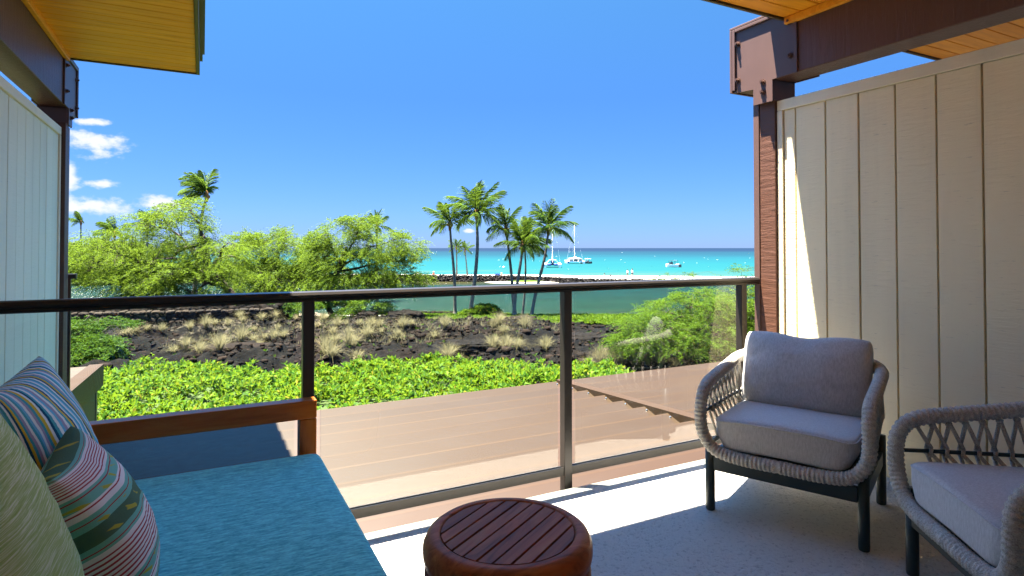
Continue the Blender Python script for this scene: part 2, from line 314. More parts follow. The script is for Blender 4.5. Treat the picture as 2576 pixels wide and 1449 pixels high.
# ---------------------------------------------------------------- mesh helpers
class MB:
    def __init__(self): self.v = []; self.f = []
    def add(self, vs, fs):
        o = len(self.v); self.v += [tuple(x) for x in vs]; self.f += [tuple(i+o for i in f) for f in fs]; return self
    def box(self, x0, x1, y0, y1, z0, z1, mtx=None):
        vs = [Vector(p) for p in ((x0, y0, z0), (x1, y0, z0), (x1, y1, z0), (x0, y1, z0), (x0, y0, z1), (x1, y0, z1), (x1, y1, z1), (x0, y1, z1))]
        if mtx is not None: vs = [mtx @ p for p in vs]
        return self.add(vs, ((0, 3, 2, 1), (4, 5, 6, 7), (0, 1, 5, 4), (1, 2, 6, 5), (2, 3, 7, 6), (3, 0, 4, 7)))
    def prism(self, poly, lift):                  # poly: planar ring of 3-D points, lift: extrusion vector
        n = len(poly); a = [Vector(p) for p in poly]; b = [p+Vector(lift) for p in a]
        nrm = sum(((a[i]-a[0]).cross(a[(i+1) % n]-a[0]) for i in range(1, n-1)), Vector())
        if nrm.dot(Vector(lift)) > 0: a, b = b, a; 
        return self.add(a+b, [tuple(range(n)), tuple(range(2*n-1, n-1, -1))]+[(i, i+n, (i+1) % n+n, (i+1) % n) for i in range(n)])
    def tube(self, pts, rad, n=8, closed=False, caps=True):
        pts = [Vector(p) for p in pts]; k = len(pts); rad = rad if hasattr(rad, '__len__') else [rad]*k
        T = []
        for i in range(k):
            a = pts[(i-1) % k] if closed or i > 0 else pts[0]; b = pts[(i+1) % k] if closed or i < k-1 else pts[-1]
            T.append((b-a).normalized())
        ref = Vector((0, 0, 1)) if abs(T[0].z) < .9 else Vector((1, 0, 0)); N = (ref-T[0]*ref.dot(T[0])).normalized(); vs = []
        for i in range(k):
            N = (N-T[i]*N.dot(T[i])).normalized(); B = T[i].cross(N)
            for j in range(n):
                a = 2*math.pi*j/n; vs.append(pts[i]+(N*math.cos(a)+B*math.sin(a))*rad[i])
        fs = []
        for i in range(k if closed else k-1):
            i2 = (i+1) % k
            for j in range(n): fs.append((i*n+j, i*n+(j+1) % n, i2*n+(j+1) % n, i2*n+j))
        if caps and not closed: fs += [tuple(range(n-1, -1, -1)), tuple(range((k-1)*n, k*n))]
        return self.add(vs, fs)
    def lathe(self, prof, n=24, c=(0, 0, 0)):     # prof [(r,z)]
        vs = []; fs = []
        for r, z in prof:
            for j in range(n):
                a = 2*math.pi*j/n; vs.append((c[0]+r*math.cos(a), c[1]+r*math.sin(a), c[2]+z))
        for i in range(len(prof)-1):
            for j in range(n): fs.append((i*n+j, i*n+(j+1) % n, (i+1)*n+(j+1) % n, (i+1)*n+j))
        return self.add(vs, fs)
    def mesh(self, name, mat, smooth=False):
        me = bpy.data.meshes.new(name); me.from_pydata(self.v, [], self.f); me.update()
        if mat: me.materials.append(MT[mat] if isinstance(mat, str) else mat)
        if smooth: me.shade_smooth()
        return me
    def build(self, name, mat, parent=None, smooth=False, loc=None, bevel=0.0):
        me = self.mesh(name, mat, smooth); return link(name, me, parent, loc, bevel)
def link(name, me, parent=None, loc=None, bevel=0.0):
    o = bpy.data.objects.new(name, me); COL.objects.link(o)
    if loc is not None: o.location = loc
    if parent is not None: o.parent = parent
    if bevel:
        b = o.modifiers.new('edge', 'BEVEL'); b.width = bevel; b.segments = 2; b.limit_method = 'ANGLE'
    return o
def tag(o, label=None, cat=None, group=None, kind=None):
    for k, v in (('label', label), ('category', cat), ('group', group), ('kind', kind)):
        if v: o[k] = v
    return o
def thing(name, loc, label, cat, group=None, rz=0.0):
    o = bpy.data.objects.new(name, None); COL.objects.link(o); o.location = loc; o.rotation_euler = (0, 0, rz); o.empty_display_size = .1
    return tag(o, label, cat, group, 'thing')
def copy_tree(o, parent=None):
    c = o.copy(); COL.objects.link(c); c.parent = parent
    for ch in list(o.children): copy_tree(ch, c)
    return c
def arr_mesh(name, V, F, mat, smooth=False):       # V (n,3), F (m,k) numpy
    V = np.ascontiguousarray(V, dtype=np.float32); F = np.ascontiguousarray(F, dtype=np.int32); me = bpy.data.meshes.new(name); k = F.shape[1]
    me.vertices.add(len(V)); me.vertices.foreach_set('co', V.ravel()); me.loops.add(F.size); me.loops.foreach_set('vertex_index', F.ravel())
    me.polygons.add(len(F)); me.polygons.foreach_set('loop_start', np.arange(0, F.size, k, dtype=np.int32))
    me.update(calc_edges=True); me.validate()
    if smooth: me.shade_smooth()
    me.materials.append(MT[mat]); return me
def grid_mesh(name, X, Y, Z, mat, smooth=True):
    a, b = X.shape; V = np.stack([X, Y, Z], -1).reshape(-1, 3); i = np.arange(a*b).reshape(a, b)
    F = np.stack([i[:-1, :-1], i[1:, :-1], i[1:, 1:], i[:-1, 1:]], -1).reshape(-1, 4); return arr_mesh(name, V, F, mat, smooth)
def unit(a): return a/np.maximum(np.linalg.norm(a, axis=-1, keepdims=True), 1e-9)
def leaf_arrays(P, D, L, Wd, fold=.2, wide=.6):    # two-facet leaves: base P, direction D
    n = len(P); D = unit(D); up = np.tile([0, 0, 1.0], (n, 1))+RNG.normal(0, .35, (n, 3)); S = unit(np.cross(D, up)); N = np.cross(S, D)
    L = np.broadcast_to(L, (n,))[:, None]; Wd = np.broadcast_to(Wd, (n,))[:, None]
    m = P+D*L*wide; V = np.stack([P, m+S*Wd*.5+N*Wd*fold, P+D*L-N*Wd*.3, m-S*Wd*.5+N*Wd*fold, m], 1).reshape(-1, 3)
    b = np.arange(n)[:, None]*5; F = np.concatenate([b+np.array([[0, 1, 2, 4]]), b+np.array([[0, 4, 2, 3]])], 0); return V, F
def strip_arrays(P, D, L, Wd):                     # single elongated facets
    n = len(P); D = unit(D); S = unit(np.cross(D, RNG.normal(0, 1, (n, 3)))); L = np.broadcast_to(L, (n,))[:, None]; Wd = np.broadcast_to(Wd, (n,))[:, None]
    V = np.stack([P, P+D*L*.5+S*Wd*.5, P+D*L, P+D*L*.5-S*Wd*.5], 1).reshape(-1, 3); b = np.arange(n)[:, None]*4; return V, b+np.array([[0, 1, 2, 3]])
def catmull(pts, per=8, closed=False):
    P = [Vector(p) for p in pts]; n = len(P); out = []
    for i in range(n if closed else n-1):
        p0 = P[(i-1) % n] if closed or i > 0 else P[0]; p1 = P[i]; p2 = P[(i+1) % n]; p3 = P[(i+2) % n] if closed or i+2 < n else P[-1]
        for k in range(per):
            t = k/per; out.append(.5*((2*p1)+(p2-p0)*t+(2*p0-5*p1+4*p2-p3)*t*t+(3*p1-p0-3*p2+p3)*t**3))
    if not closed: out.append(P[-1])
    return out
def resample(pts, step, closed=False):
    P = pts+[pts[0]] if closed else pts; d = [0]
    for a, b in zip(P[:-1], P[1:]): d.append(d[-1]+(b-a).length)
    n = max(2, int(d[-1]/step)); out = []; j = 0
    for i in range(n if closed else n+1):
        s = d[-1]*i/n
        while j < len(d)-2 and d[j+1] < s: j += 1
        out.append(P[j].lerp(P[j+1], (s-d[j])/max(1e-9, d[j+1]-d[j])))
    return out
def superbox(a, b, c, e1=.35, e2=.35, nu=40, nv=24, warp=None):   # rounded cushion body, half sizes a b c
    sg = lambda x, e: math.copysign(abs(x)**e, x); vs = []; fs = []
    for i in range(nv+1):
        ph = -math.pi/2+math.pi*i/nv; cp, sp = sg(math.cos(ph), e1), sg(math.sin(ph), e1)
        for j in range(nu):
            th = 2*math.pi*j/nu; p = Vector((a*cp*sg(math.cos(th), e2), b*cp*sg(math.sin(th), e2), c*sp)); vs.append(warp(p) if warp else p)
    for i in range(nv):
        for j in range(nu): fs.append((i*nu+j, i*nu+(j+1) % nu, (i+1)*nu+(j+1) % nu, (i+1)*nu+j))
    return MB().add(vs, fs)
# ================================================================ BALCONY SHELL
def balcony():
    b = MB().box(-1.04, 3.60, -0.95, 2.665, -.25, 0)
    # slightly ragged outer lip
    n = 60; top = []; 
    for i in range(n+1):
        x = -1.04+4.3*i/n; top.append((x, 2.690+.006*float(fbm(x*9, 3.3))-.004))
    for (xa, ya), (xb, yb) in zip(top[:-1], top[1:]):
        b.add([(xa, 2.665, -.25), (xb, 2.665, -.25), (xb, yb, -.25), (xa, ya, -.25), (xa, 2.665, 0), (xb, 2.665, 0), (xb, yb-.006, -.002), (xa, ya-.006, -.002)],
              ((0, 3, 2, 1), (4, 5, 6, 7), (2, 3, 7, 6)))
    tag(b.build('balcony_floor', 'textured_concrete'), kind='structure')
    n = 70; vs = []; fs = []
    for i in range(n+1):
        y = -.95+3.5*i/n; w = .045+.02*float(fbm(y*5, 1.1)); h = .045+.012*float(fbm(y*6, 7.1))
        vs += [(3.249, y, h), (3.249-w*.45, y, h*.9), (3.249-w, y, -.002)]
    for i in range(n):
        a = i*3; fs += [(a, a+3, a+4, a+1), (a+1, a+4, a+5, a+2)]
    tag(MB().add(vs, fs).build('floor_kerb', 'textured_concrete', smooth=True), kind='structure')
    # rear house wall and sliding door; unseen pale drape added to bounce fill light
    h = thing('house_wall', (1.1, -.95, 0), 'cream house wall with sliding door and added pale bounce drape at the back of the balcony', 'wall')
    MB().box(-2.14, -1.35, -.15, -.02, 0, 2.68).box(1.5, 2.14, -.15, -.02, 0, 2.68).box(-1.35, 1.5, -.15, -.02, 2.2, 2.68).build('wall', 'house_wall_paint', h)
    MB().box(-1.35, 1.5, -.12, -.10, .04, 2.2).build('bounce_drape', 'bounce_drape', h)
    MB().box(-1.35, 1.5, -.13, -.04, 0, .04).box(.03, .09, -.13, -.06, .04, 2.2).build('door_frame', 'rail_bronze', h)
balcony()
def board_wall(name, label, xf, side, y0, y1, ztop, zbot, ys, paint='cream_paint'):
    # side=+1: face looks towards -X (right wall); side=-1: face looks towards +X (left wall)
    w = thing(name, (xf, (y0+y1)/2, 0), label, 'wall'); o = Vector((xf, (y0+y1)/2, 0))
    def bx(xa, xb, ya, yb, za, zb, nm, mat, bev=0):
        x0, x1 = sorted((xf+side*xa-o.x, xf+side*xb-o.x))
        return MB().box(x0, x1, ya-o.y, yb-o.y, za, zb).build(nm, mat, w, bevel=bev)
    bx(.022, .09, y0, y1, zbot, ztop-.07, 'backing', 'cream_trim')
    bx(-.012, .10, y0, y1, ztop-.066, ztop, 'top_trim', 'cream_trim', .004)
    bx(-.012, .02, y1-.04, y1, zbot, ztop-.067, 'end_trim', 'cream_trim', .004)
    for ya, yb in zip(ys[:-1], ys[1:]):
        bx(random.uniform(-.0015, .0015), .020, ya+.0045, yb-.0045, zbot, ztop-.068, 'board', paint, .003)
    return w
ys = [2.545, 2.46]+[2.26-.199*i for i in range(16)]; ys = sorted(y for y in ys if y > -.95)
board_wall('privacy_wall', 'cream board wall on the right behind the two rope armchairs', 3.25, 1, -.95, 2.585, 2.205, -.2, ys)
ys = sorted([5.958-.2*i for i in range(35)])
board_wall('privacy_wall', 'pale board wall on the left, in the shade behind the pillows', -1.04, -1, -.95, 6.0, 2.255, -.35, ys, 'cream_paint_skylit')

# ---------------------------------------------------------------- posts, beams, connector plates
def post(label, x0, x1, y0, y1, ztop, trim_side):
    p = thing('timber_post', ((x0+x1)/2, (y0+y1)/2, -3.5), label, 'post'); c = p.location
    MB().box(x0-c.x, x1-c.x, y0-c.y, y1-.045-c.y, 0, ztop+3.5).build('post_timber', 'brown_post', p, bevel=.004)
    MB().box(x0-.006-c.x, x1-c.x, y1-.044-c.y, y1-c.y, 0, ztop+3.5-.02).build('post_trim', 'plate_brown', p, bevel=.003)
post('brown timber post at the end of the cream wall, meeting the handrail', 3.222, 3.36, 2.587, 2.75, 2.24, 1)
post('slim timber post in shade at the outer end of the left wall', -1.20, -1.0, 6.003, 6.17, 2.30, 1)
def beam(label, xf, side, dy, dz, yback, soffit):
    # xf: face towards the balcony; side=+1 beam body lies at larger X
    b = thing('roof_beam', (xf, 2.4+dy, 2.34+dz), label, 'beam'); o = b.location
    fx = lambda a: xf+side*a-o.x
    def bx(mb, xa, xb, ya, yb, za, zb):
        x0, x1 = sorted((fx(xa), fx(xb))); return mb.box(x0, x1, ya+dy-o.y, yb+dy-o.y, za+dz-o.z, zb+dz-o.z)
    m = MB(); x0, x1 = sorted((fx(0), fx(.185))); m.box(x0, x1, yback-o.y, 2.86+dy-o.y, 0, soffit-o.z-.003); m.build('beam_timber', 'brown_beam', b, bevel=.006)
    for xa, xb in ((-.014, -.001), (.186, .199)):
        pl = [(2.40, 2.336), (2.40, soffit-dz-.004), (2.475, soffit-dz-.004), (2.49, 2.742), (2.885, 2.742), (2.885, 2.318), (2.722, 2.305), (2.722, 2.20), (2.575, 2.20), (2.575, 2.336)]
        poly = [(fx(xa), y+dy-o.y, z+dz-o.z) for y, z in pl]
        p = MB().prism(poly, (side*(xb-xa), 0, 0)).build('connector_plate', 'plate_brown', b)
        if xa < 0:
            for y, z in ((2.845, 2.64), (2.845, 2.395), (2.645, 2.335), (2.645, 2.27), (2.445, 2.66), (2.445, 2.45)):
                k = MB(); c = (fx(xa), y+dy-o.y, z+dz-o.z)
                for r, h, n in ((.020, .005, 14), (.0145, .018, 6), (.008, .027, 8)):
                    ring = [(c[0], c[1]+r*math.cos(2*math.pi*j/n), c[2]+r*math.sin(2*math.pi*j/n)) for j in range(n)]
                    k.prism(ring, (-side*h, 0, 0))
                kb = k.build('bolt', 'bolt_metal', b); kb.parent = p
    # folded edge of the plate and the cap on the beam end
    m = MB(); bx(m, -.028, .21, 2.886, 2.905, 2.318, 2.742); bx(m, -.028, .21, 2.50, 2.905, 2.743, 2.76); bx(m, -.028, -.014, 2.862, 2.884, 2.33, 2.742); bx(m, -.028, -.014, 2.50, 2.862, 2.722, 2.742)
    m.build('end_cap', 'plate_brown', b, bevel=.003)
    m = MB(); bx(m, 0.0, .185, 2.725, 2.86, 2.318, 2.336); bx(m, .0, .185, 2.577, 2.72, 2.21, 2.337); m.build('saddle', 'plate_brown', b)
    m = MB(); bx(m, -.035, -.002, yback-dy, 2.472, soffit-dz-.045, soffit-dz-.003); m.build('soffit_trim', 'soffit_wood', b, bevel=.004)
beam('dark brown beam on the right with a bolted connector plate at its end', 3.2, 1, 0, 0, -.9, 2.69)
beam('shaded brown beam at upper left with a bolted connector plate', -1.0, -1, 3.46, .085, 2.6, 2.83)
# ---------------------------------------------------------------- roofs
def soffit_boards(parent, x0, x1, y0, y1, z, w=.12):
    me = MB().box(0, x1-x0, .003, w-.003, 0, .018).mesh('soffit_board', 'soffit_wood'); y = y1
    while y-w > y0:
        y -= w; link('soffit_board', me, parent, (x0-parent.location.x, y-parent.location.y, z-parent.location.z), .003)
r = thing('balcony_roof', (1.5, 1.0, 2.69), 'yellow board soffit of the roof over the balcony, above the right beam', 'roof'); o = r.location
soffit_boards(r, -1.5, 3.198, -.95, 2.478, 2.69); soffit_boards(r, 3.388, 6.5, -.95, 2.478, 2.69)
MB().box(-1.5-o.x, 6.5-o.x, -1.2-o.y, 2.462-o.y, .0185, .05).build('backing', 'olive_fascia', r)
MB().box(-1.5-o.x, 6.5-o.x, 2.4795-o.y, 2.497-o.y, -.012, .13).build('fascia', 'olive_fascia', r)
MB().box(-1.5-o.x, 6.5-o.x, -1.2-o.y, 2.56-o.y, .131, .24).box(-1.5-o.x, 6.5-o.x, -1.2-o.y, 2.625-o.y, .241, .29).build('roof_sheet', 'olive_fascia', r)
r = thing('soffit_overhang', (-1.5, 4.5, 2.83), 'yellow board soffit overhang with stepped fascia at upper left', 'roof'); o = r.location
soffit_boards(r, -4.5, -1.188, 2.6, 5.995, 2.83); soffit_boards(r, -.998, -.062, 2.6, 5.995, 2.83)
MB().box(-4.5-o.x, -.05-o.x, 2.6-o.y, 5.98-o.y, .0185, .05).build('backing', 'olive_fascia', r)
MB().box(-4.5-o.x, -.034-o.x, 5.997-o.y, 6.02-o.y, -.01, .12).build('front_fascia', 'olive_fascia', r)
MB().box(-.060-o.x, -.036-o.x, 2.6-o.y, 5.996-o.y, -.012, .12).build('side_fascia', 'olive_fascia', r)
MB().box(-4.5-o.x, -.012-o.x, 2.6-o.y, 6.04-o.y, .121, .19).build('roof_edge', 'olive_fascia', r)
MB().box(-4.5-o.x, .004-o.x, 2.6-o.y, 6.06-o.y, .191, .22).build('roof_sheet', 'rail_bronze', r)
# ---------------------------------------------------------------- glass railing
def railing():
    YR = 2.735; g = thing('glass_railing', (1.1, YR, 0), 'dark bronze handrail with clear glass panes along the balcony edge', 'railing'); ox = 1.1
    prof = [(-.027, 1.036), (-.027, 1.046), (-.023, 1.049), (-.023, 1.053), (-.028, 1.056), (-.028, 1.066), (-.022, 1.077), (-.010, 1.081), (.010, 1.081), (.022, 1.077), (.028, 1.066), (.028, 1.046), (.027, 1.036)]
    MB().prism([(-1.035-ox, y, z) for y, z in prof], (3.222+1.035, 0, 0)).build('top_rail', 'rail_bronze', g)
    xs = [-.92, .413, 1.746, 3.079]
    for x in xs: MB().box(x-.024-ox, x+.024-ox, -.024, .026, -.18, 1.036).build('post', 'rail_bronze', g, bevel=.003)
    spans = list(zip(xs[:-1], xs[1:]))
    for a, b in spans:
        a += .0245-ox; b -= .0245+ox
        MB().box(a, b, -.017, -.009, .055, .100).box(a, b, .009, .017, .055, .098).box(a, b, -.0085, .0085, .055, .072).build('bottom_rail', 'rail_bronze', g)
        MB().box(a+.03, b-.03, -.005, .005, .085, 1.034).build('glass_pane', 'railing_glass', g)
        for e in (a, b-.028): MB().box(e, e+.028, -.006, .006, .074, .084).build('rail_clip', 'alloy', g)
    MB().box(3.1035-ox, 3.2215-ox, -.017, .017, .055, .10).build('bottom_rail', 'rail_bronze', g)
railing()
# ---------------------------------------------------------------- metal awning roofs below the balcony
def awning(name, label, xa, xb, ybase, n, cap_side, capx, fascia):
    S = .048; P = .288; STEP = .10; z = lambda y: -.03-S*(y-2.7-(0 if ybase < 4 else 3.46))
    t = thing(name, ((xa+xb)/2, ybase, z(ybase)), label, 'roof'); o = t.location
    for k in range(n):
        y0 = ybase+k*P; y1 = y0+P; z0, z1 = z(y0)-STEP, z(y1)
        m = MB(); m.add([(xa-o.x, y0-o.y, z0-.012-o.z), (xb-o.x, y0-o.y, z0-.012-o.z), (xb-o.x, y1-o.y, z1-.012-o.z), (xa-o.x, y1-o.y, z1-.012-o.z),
                         (xa-o.x, y0-o.y, z0-o.z), (xb-o.x, y0-o.y, z0-o.z), (xb-o.x, y1-o.y, z1-o.z), (xa-o.x, y1-o.y, z1-o.z)],
                        ((0, 3, 2, 1), (4, 5, 6, 7), (0, 1, 5, 4), (1, 2, 6, 5), (2, 3, 7, 6), (3, 0, 4, 7)))
        m.build('roof_panel', 'metal_roof', t)
        sl = (z1-z0)/P; MB().add([(xa-o.x, y1-.014-o.y, z1-.014*sl+.0003-o.z), (xb-o.x, y1-.014-o.y, z1-.014*sl+.0003-o.z), (xb-o.x, y1+.001-o.y, z1+.0008-o.z), (xa-o.x, y1+.001-o.y, z1+.0008-o.z), (xa-o.x, y1+.001-o.y, z1-.016-o.z), (xb-o.x, y1+.001-o.y, z1-.016-o.z)], ((0, 1, 2, 3), (3, 2, 5, 4))).build('lit_edge_strip', 'roof_trim_lit_edge', t)  # sunlit edge of the panel, painted in as a strip of lighter colour
    yend = ybase+n*P
    m = MB(); zc = .016; c0, c1 = capx
    m.add([(c0-o.x, ybase-o.y, z(ybase)+.002-o.z), (c1-o.x, ybase-o.y, z(ybase)+.002-o.z), (c1-o.x, yend+.02-o.y, z(yend)+.002-o.z), (c0-o.x, yend+.02-o.y, z(yend)+.002-o.z),
           (c0-o.x, ybase-o.y, z(ybase)+zc-o.z), (c1-o.x, ybase-o.y, z(ybase)+zc-o.z), (c1-o.x, yend+.02-o.y, z(yend)+zc-o.z), (c0-o.x, yend+.02-o.y, z(yend)+zc-o.z)],
          ((0, 3, 2, 1), (4, 5, 6, 7), (0, 1, 5, 4), (1, 2, 6, 5), (2, 3, 7, 6), (3, 0, 4, 7)))
    m.build('edge_cap', 'roof_trim_lit_edge', t)
    m = MB(); m.add([(c0-.004-o.x, ybase-o.y, z(ybase)-.18-o.z), (c0-.004-o.x, yend-o.y, z(yend)-.18-o.z), (c0-.004-o.x, yend-o.y, z(yend)+zc-.002-o.z), (c0-.004-o.x, ybase-o.y, z(ybase)+zc-.002-o.z)], ((0, 1, 2, 3),)); m.build('cap_face', 'metal_roof', t)
    z0k = lambda a, b, q: (z(a)-STEP)*(1-q)+z(b)*q
    for k in range(n):
        y0 = ybase+k*P; y1 = y0+P; xs = c0 if cap_side > 0 else c0
        if cap_side > 0:      # stepped closure flaps between the panels and the raised cap
            for q in (.45, .80):
                c = Vector((c0-.03-o.x, y0+P*q-o.y, z0k(y0, y1, q)-o.z)); MB().lathe([(0, .012), (.008, .009), (.010, 0)], 8, c).build('rivet', 'rivet_metal', t)
        else:
            MB().lathe([(0, .02), (.014, .016), (.018, 0)], 10, (c0-.02-o.x, y0+.2-o.y, z0k(y0, y1, .7)-o.z)).build('rivet', 'rivet_metal', t)
    if fascia:
        m = MB(); m.add([(c1+.001-o.x, ybase-o.y, z(ybase)+zc-o.z), (c1+.001-o.x, yend+.02-o.y, z(yend)+zc-o.z), (c1+.001-o.x, yend+.02-o.y, z(yend)-.24-o.z), (c1+.001-o.x, ybase-o.y, z(ybase)-.24-o.z),
                 (c1+.02-o.x, ybase-o.y, z(ybase)+zc-o.z), (c1+.02-o.x, yend+.02-o.y, z(yend)+zc-o.z), (c1+.02-o.x, yend+.02-o.y, z(yend)-.24-o.z), (c1+.02-o.x, ybase-o.y, z(ybase)-.24-o.z)],
                ((0, 1, 2, 3), (7, 6, 5, 4), (0, 4, 5, 1), (1, 5, 6, 2), (2, 6, 7, 3), (3, 7, 4, 0)))
        m.build('side_fascia', 'roof_trim_lit_edge', t)
        MB().box(c0+.01-o.x, c1-.01-o.x, 7.42-o.y, 8.36-o.y, -4.5, -.16).build('support_fin', 'dark_support', t)
        MB().box(c0+.005-o.x, c1-.002-o.x, 8.361-o.y, 8.45-o.y, -4.5, -.2).build('support_post', 'olive_fascia', t)
awning('awning_roof', 'wide brown metal panel roof just below the glass railing', -1.03, 3.395, 2.62, 10, 1, (3.395, 3.50), False)
awning('awning_roof', 'brown metal panel roof beyond the raised seam, behind the armchair', 3.505, 9.0, 2.62, 10, -1, (8.9, 9.0), False)
awning('awning_roof', 'end of a brown metal panel roof with riveted edge beyond the left wall', -5.0, -1.205, 6.15, 9, -1, (-1.20, -1.075), True)
b = thing('neighbour_rail', (-1.1, 6.24, 1.03), 'dark end of the next balcony handrail poking past the left wall', 'railing')
MB().box(-1.4, .15, -.03, .03, -.02, .02).build('top_rail', 'rail_bronze', b); MB().box(.06, .11, -.02, .02, -1.2, -.02).build('post', 'rail_bronze', b)

# ================================================================ FURNITURE
def bench():
    t = thing('daybed', (-.25, 1.5, 0), 'teak framed daybed with a blue woven seat cushion', 'daybed'); o = t.location
    sb = superbox(.655, 1.003, .080, .16, .035, 120, 28); sb.build('seat_cushion', 'blue_fabric', t, True, (-.229-o.x, 1.523-o.y, .376))
    MB().box(-.95-o.x, .419-o.x, 2.535-o.y, 2.598-o.y, .578, .652).build('arm_rail', 'bench_wood', t, bevel=.004)
    for x in (.352, -.95): MB().box(x-o.x, x+.067-o.x, 2.536-o.y, 2.597-o.y, 0, .577).build('arm_post', 'bench_wood_upright', t, bevel=.004)
    MB().box(-.90-o.x, .39-o.x, .54-o.y, 2.50-o.y, .20, .294).build('seat_frame', 'bench_wood', t, bevel=.004)
    for x in (.32, -.9): MB().box(x-o.x, x+.06-o.x, .54-o.y, .60-o.y, 0, .199).build('leg', 'bench_wood_upright', t)
    MB().box(-1.0-o.x, -.952-o.x, .54-o.y, 2.597-o.y, .2, .80).build('backrest', 'bench_wood', t, bevel=.004)
bench()
def pillow_body(w, h, t, pinch, p=.40, rc=.0):
    n = 34; vs = []; fs = []; idx = {}; wv = []
    for s in (1, -1):
        for i in range(n+1):
            for j in range(n+1):
                if s < 0 and (i in (0, n) or j in (0, n)): idx[(s, i, j)] = idx[(1, i, j)]; continue
                u, v = -1+2*i/n, -1+2*j/n; u = math.sin(u*math.pi/2)*.75+u*.25; v = math.sin(v*math.pi/2)*.75+v*.25
                x = s*t/2*max(0, (1-u*u)*(1-v*v))**p*(1+.10*(float(fbm(u*2.6+5, v*2.6+s))-.5)*2)*(1.10-.16*v)
                idx[(s, i, j)] = len(vs); wv.append((0, w/2*u*(1+.3*u**6), h/2*v*(1+.34*v**6))); vs.append((x, w/2*u*(1-pinch*(1-v*v))*(1-rc*v**6), h/2*v*(1-pinch*(1-u*u))*(1-rc*u**6)))
        for i in range(n):
            for j in range(n):
                q = (idx[(s, i, j)], idx[(s, i+1, j)], idx[(s, i+1, j+1)], idx[(s, i, j+1)]); fs.append(q if s > 0 else q[::-1])
    b = MB().add(vs, fs); b.weave = wv; return b
def pillow(name, label, w, h, t, loc, lean, rz, mat, pinch=.07):
    pb = pillow_body(w, h, t, pinch); o = pb.build(name, mat, None, True, loc); o.data.attributes.new('weave', 'FLOAT_VECTOR', 'POINT').data.foreach_set('vector', [c for q in pb.weave for c in q]); o.rotation_euler = (0, -lean, rz)
    return tag(o, label, 'pillow', 'throw pillows on the daybed')
pillow('throw_pillow', 'pillow with red pinstripes and green patterned bands, front of the group', .395, .405, .185, (-.205, 1.60, .645), .33, .06, 'ikat_band_fabric')
pillow('throw_pillow', 'blue, yellow and white striped pillow behind the red pinstripe one', .54, .54, .22, (-.365, 1.93, .69), .22, .0, 'blue_stripe_fabric')
pillow('throw_pillow', 'green and white streaked pillow in the lower left corner', .58, .58, .25, (-.315, 1.13, .745), .22, .0, 'green_slub_fabric')
pillow('throw_pillow', 'tan pillow barely showing behind the blue striped one', .52, .46, .18, (-.68, 2.16, .665), .2, .0, 'tan_fabric')
def table():
    t = thing('drum_table', (.80, 1.57, 0), 'round dark teak drum side table with a slatted top', 'side table')
    z = .45
    MB().lathe([(.196, z-.03), (.197, z-.004), (.204, z), (.222, z-.003), (.237, z-.014), (.246, z-.033), (.247, z-.055), (.243, z-.075), (.235, z-.079), (.2, z-.079)], 72).build('top_rim', 'table_wood', t, True)
    MB().lathe([(0, z-.022), (.197, z-.022)], 48).build('under_top', 'table_wood', t)
    R = .1935; ang = math.radians(32); gap = .0035; edges = [-.1935, -.150, -.108, -.063, -.020, .024, .068, .108, .150, .1935]
    mtx = Matrix.Rotation(ang, 4, 'Z')
    for a, b in zip(edges[:-1], edges[1:]):
        a += gap; b -= gap; pts = []
        for k in range(7):
            y = a+(b-a)*k/6; pts.append((math.sqrt(max(1e-6, R*R-y*y)), y))
        ring = pts+[(-x, y) for x, y in reversed(pts)]
        dz = random.uniform(-.001, .001)
        s = MB().prism([(x, y, z-.021) for x, y in ring], (0, 0, .018+dz)).build('slat', 'table_wood', t); s.rotation_euler = (0, 0, ang)
    for k, (zz, h, r) in enumerate(((.331, .036, .242), (.284, .040, .239), (.232, .046, .235), (.176, .050, .230), (.118, .052, .224), (.062, .050, .217))):
        MB().lathe([(r-.03, zz+h/2), (r-.005, zz+h/2), (r, zz+h/2-.006), (r, zz-h/2+.006), (r-.005, zz-h/2), (r-.03, zz-h/2)], 64).build('band', 'table_wood', t, False)
    MB().lathe([(.215, .36), (.19, .04)], 48).build('core', 'table_wood', t)
    MB().lathe([(0, .0), (.19, .0), (.20, .02), (.19, .034), (0, .034)], 48).build('foot_ring', 'table_wood', t)
table()
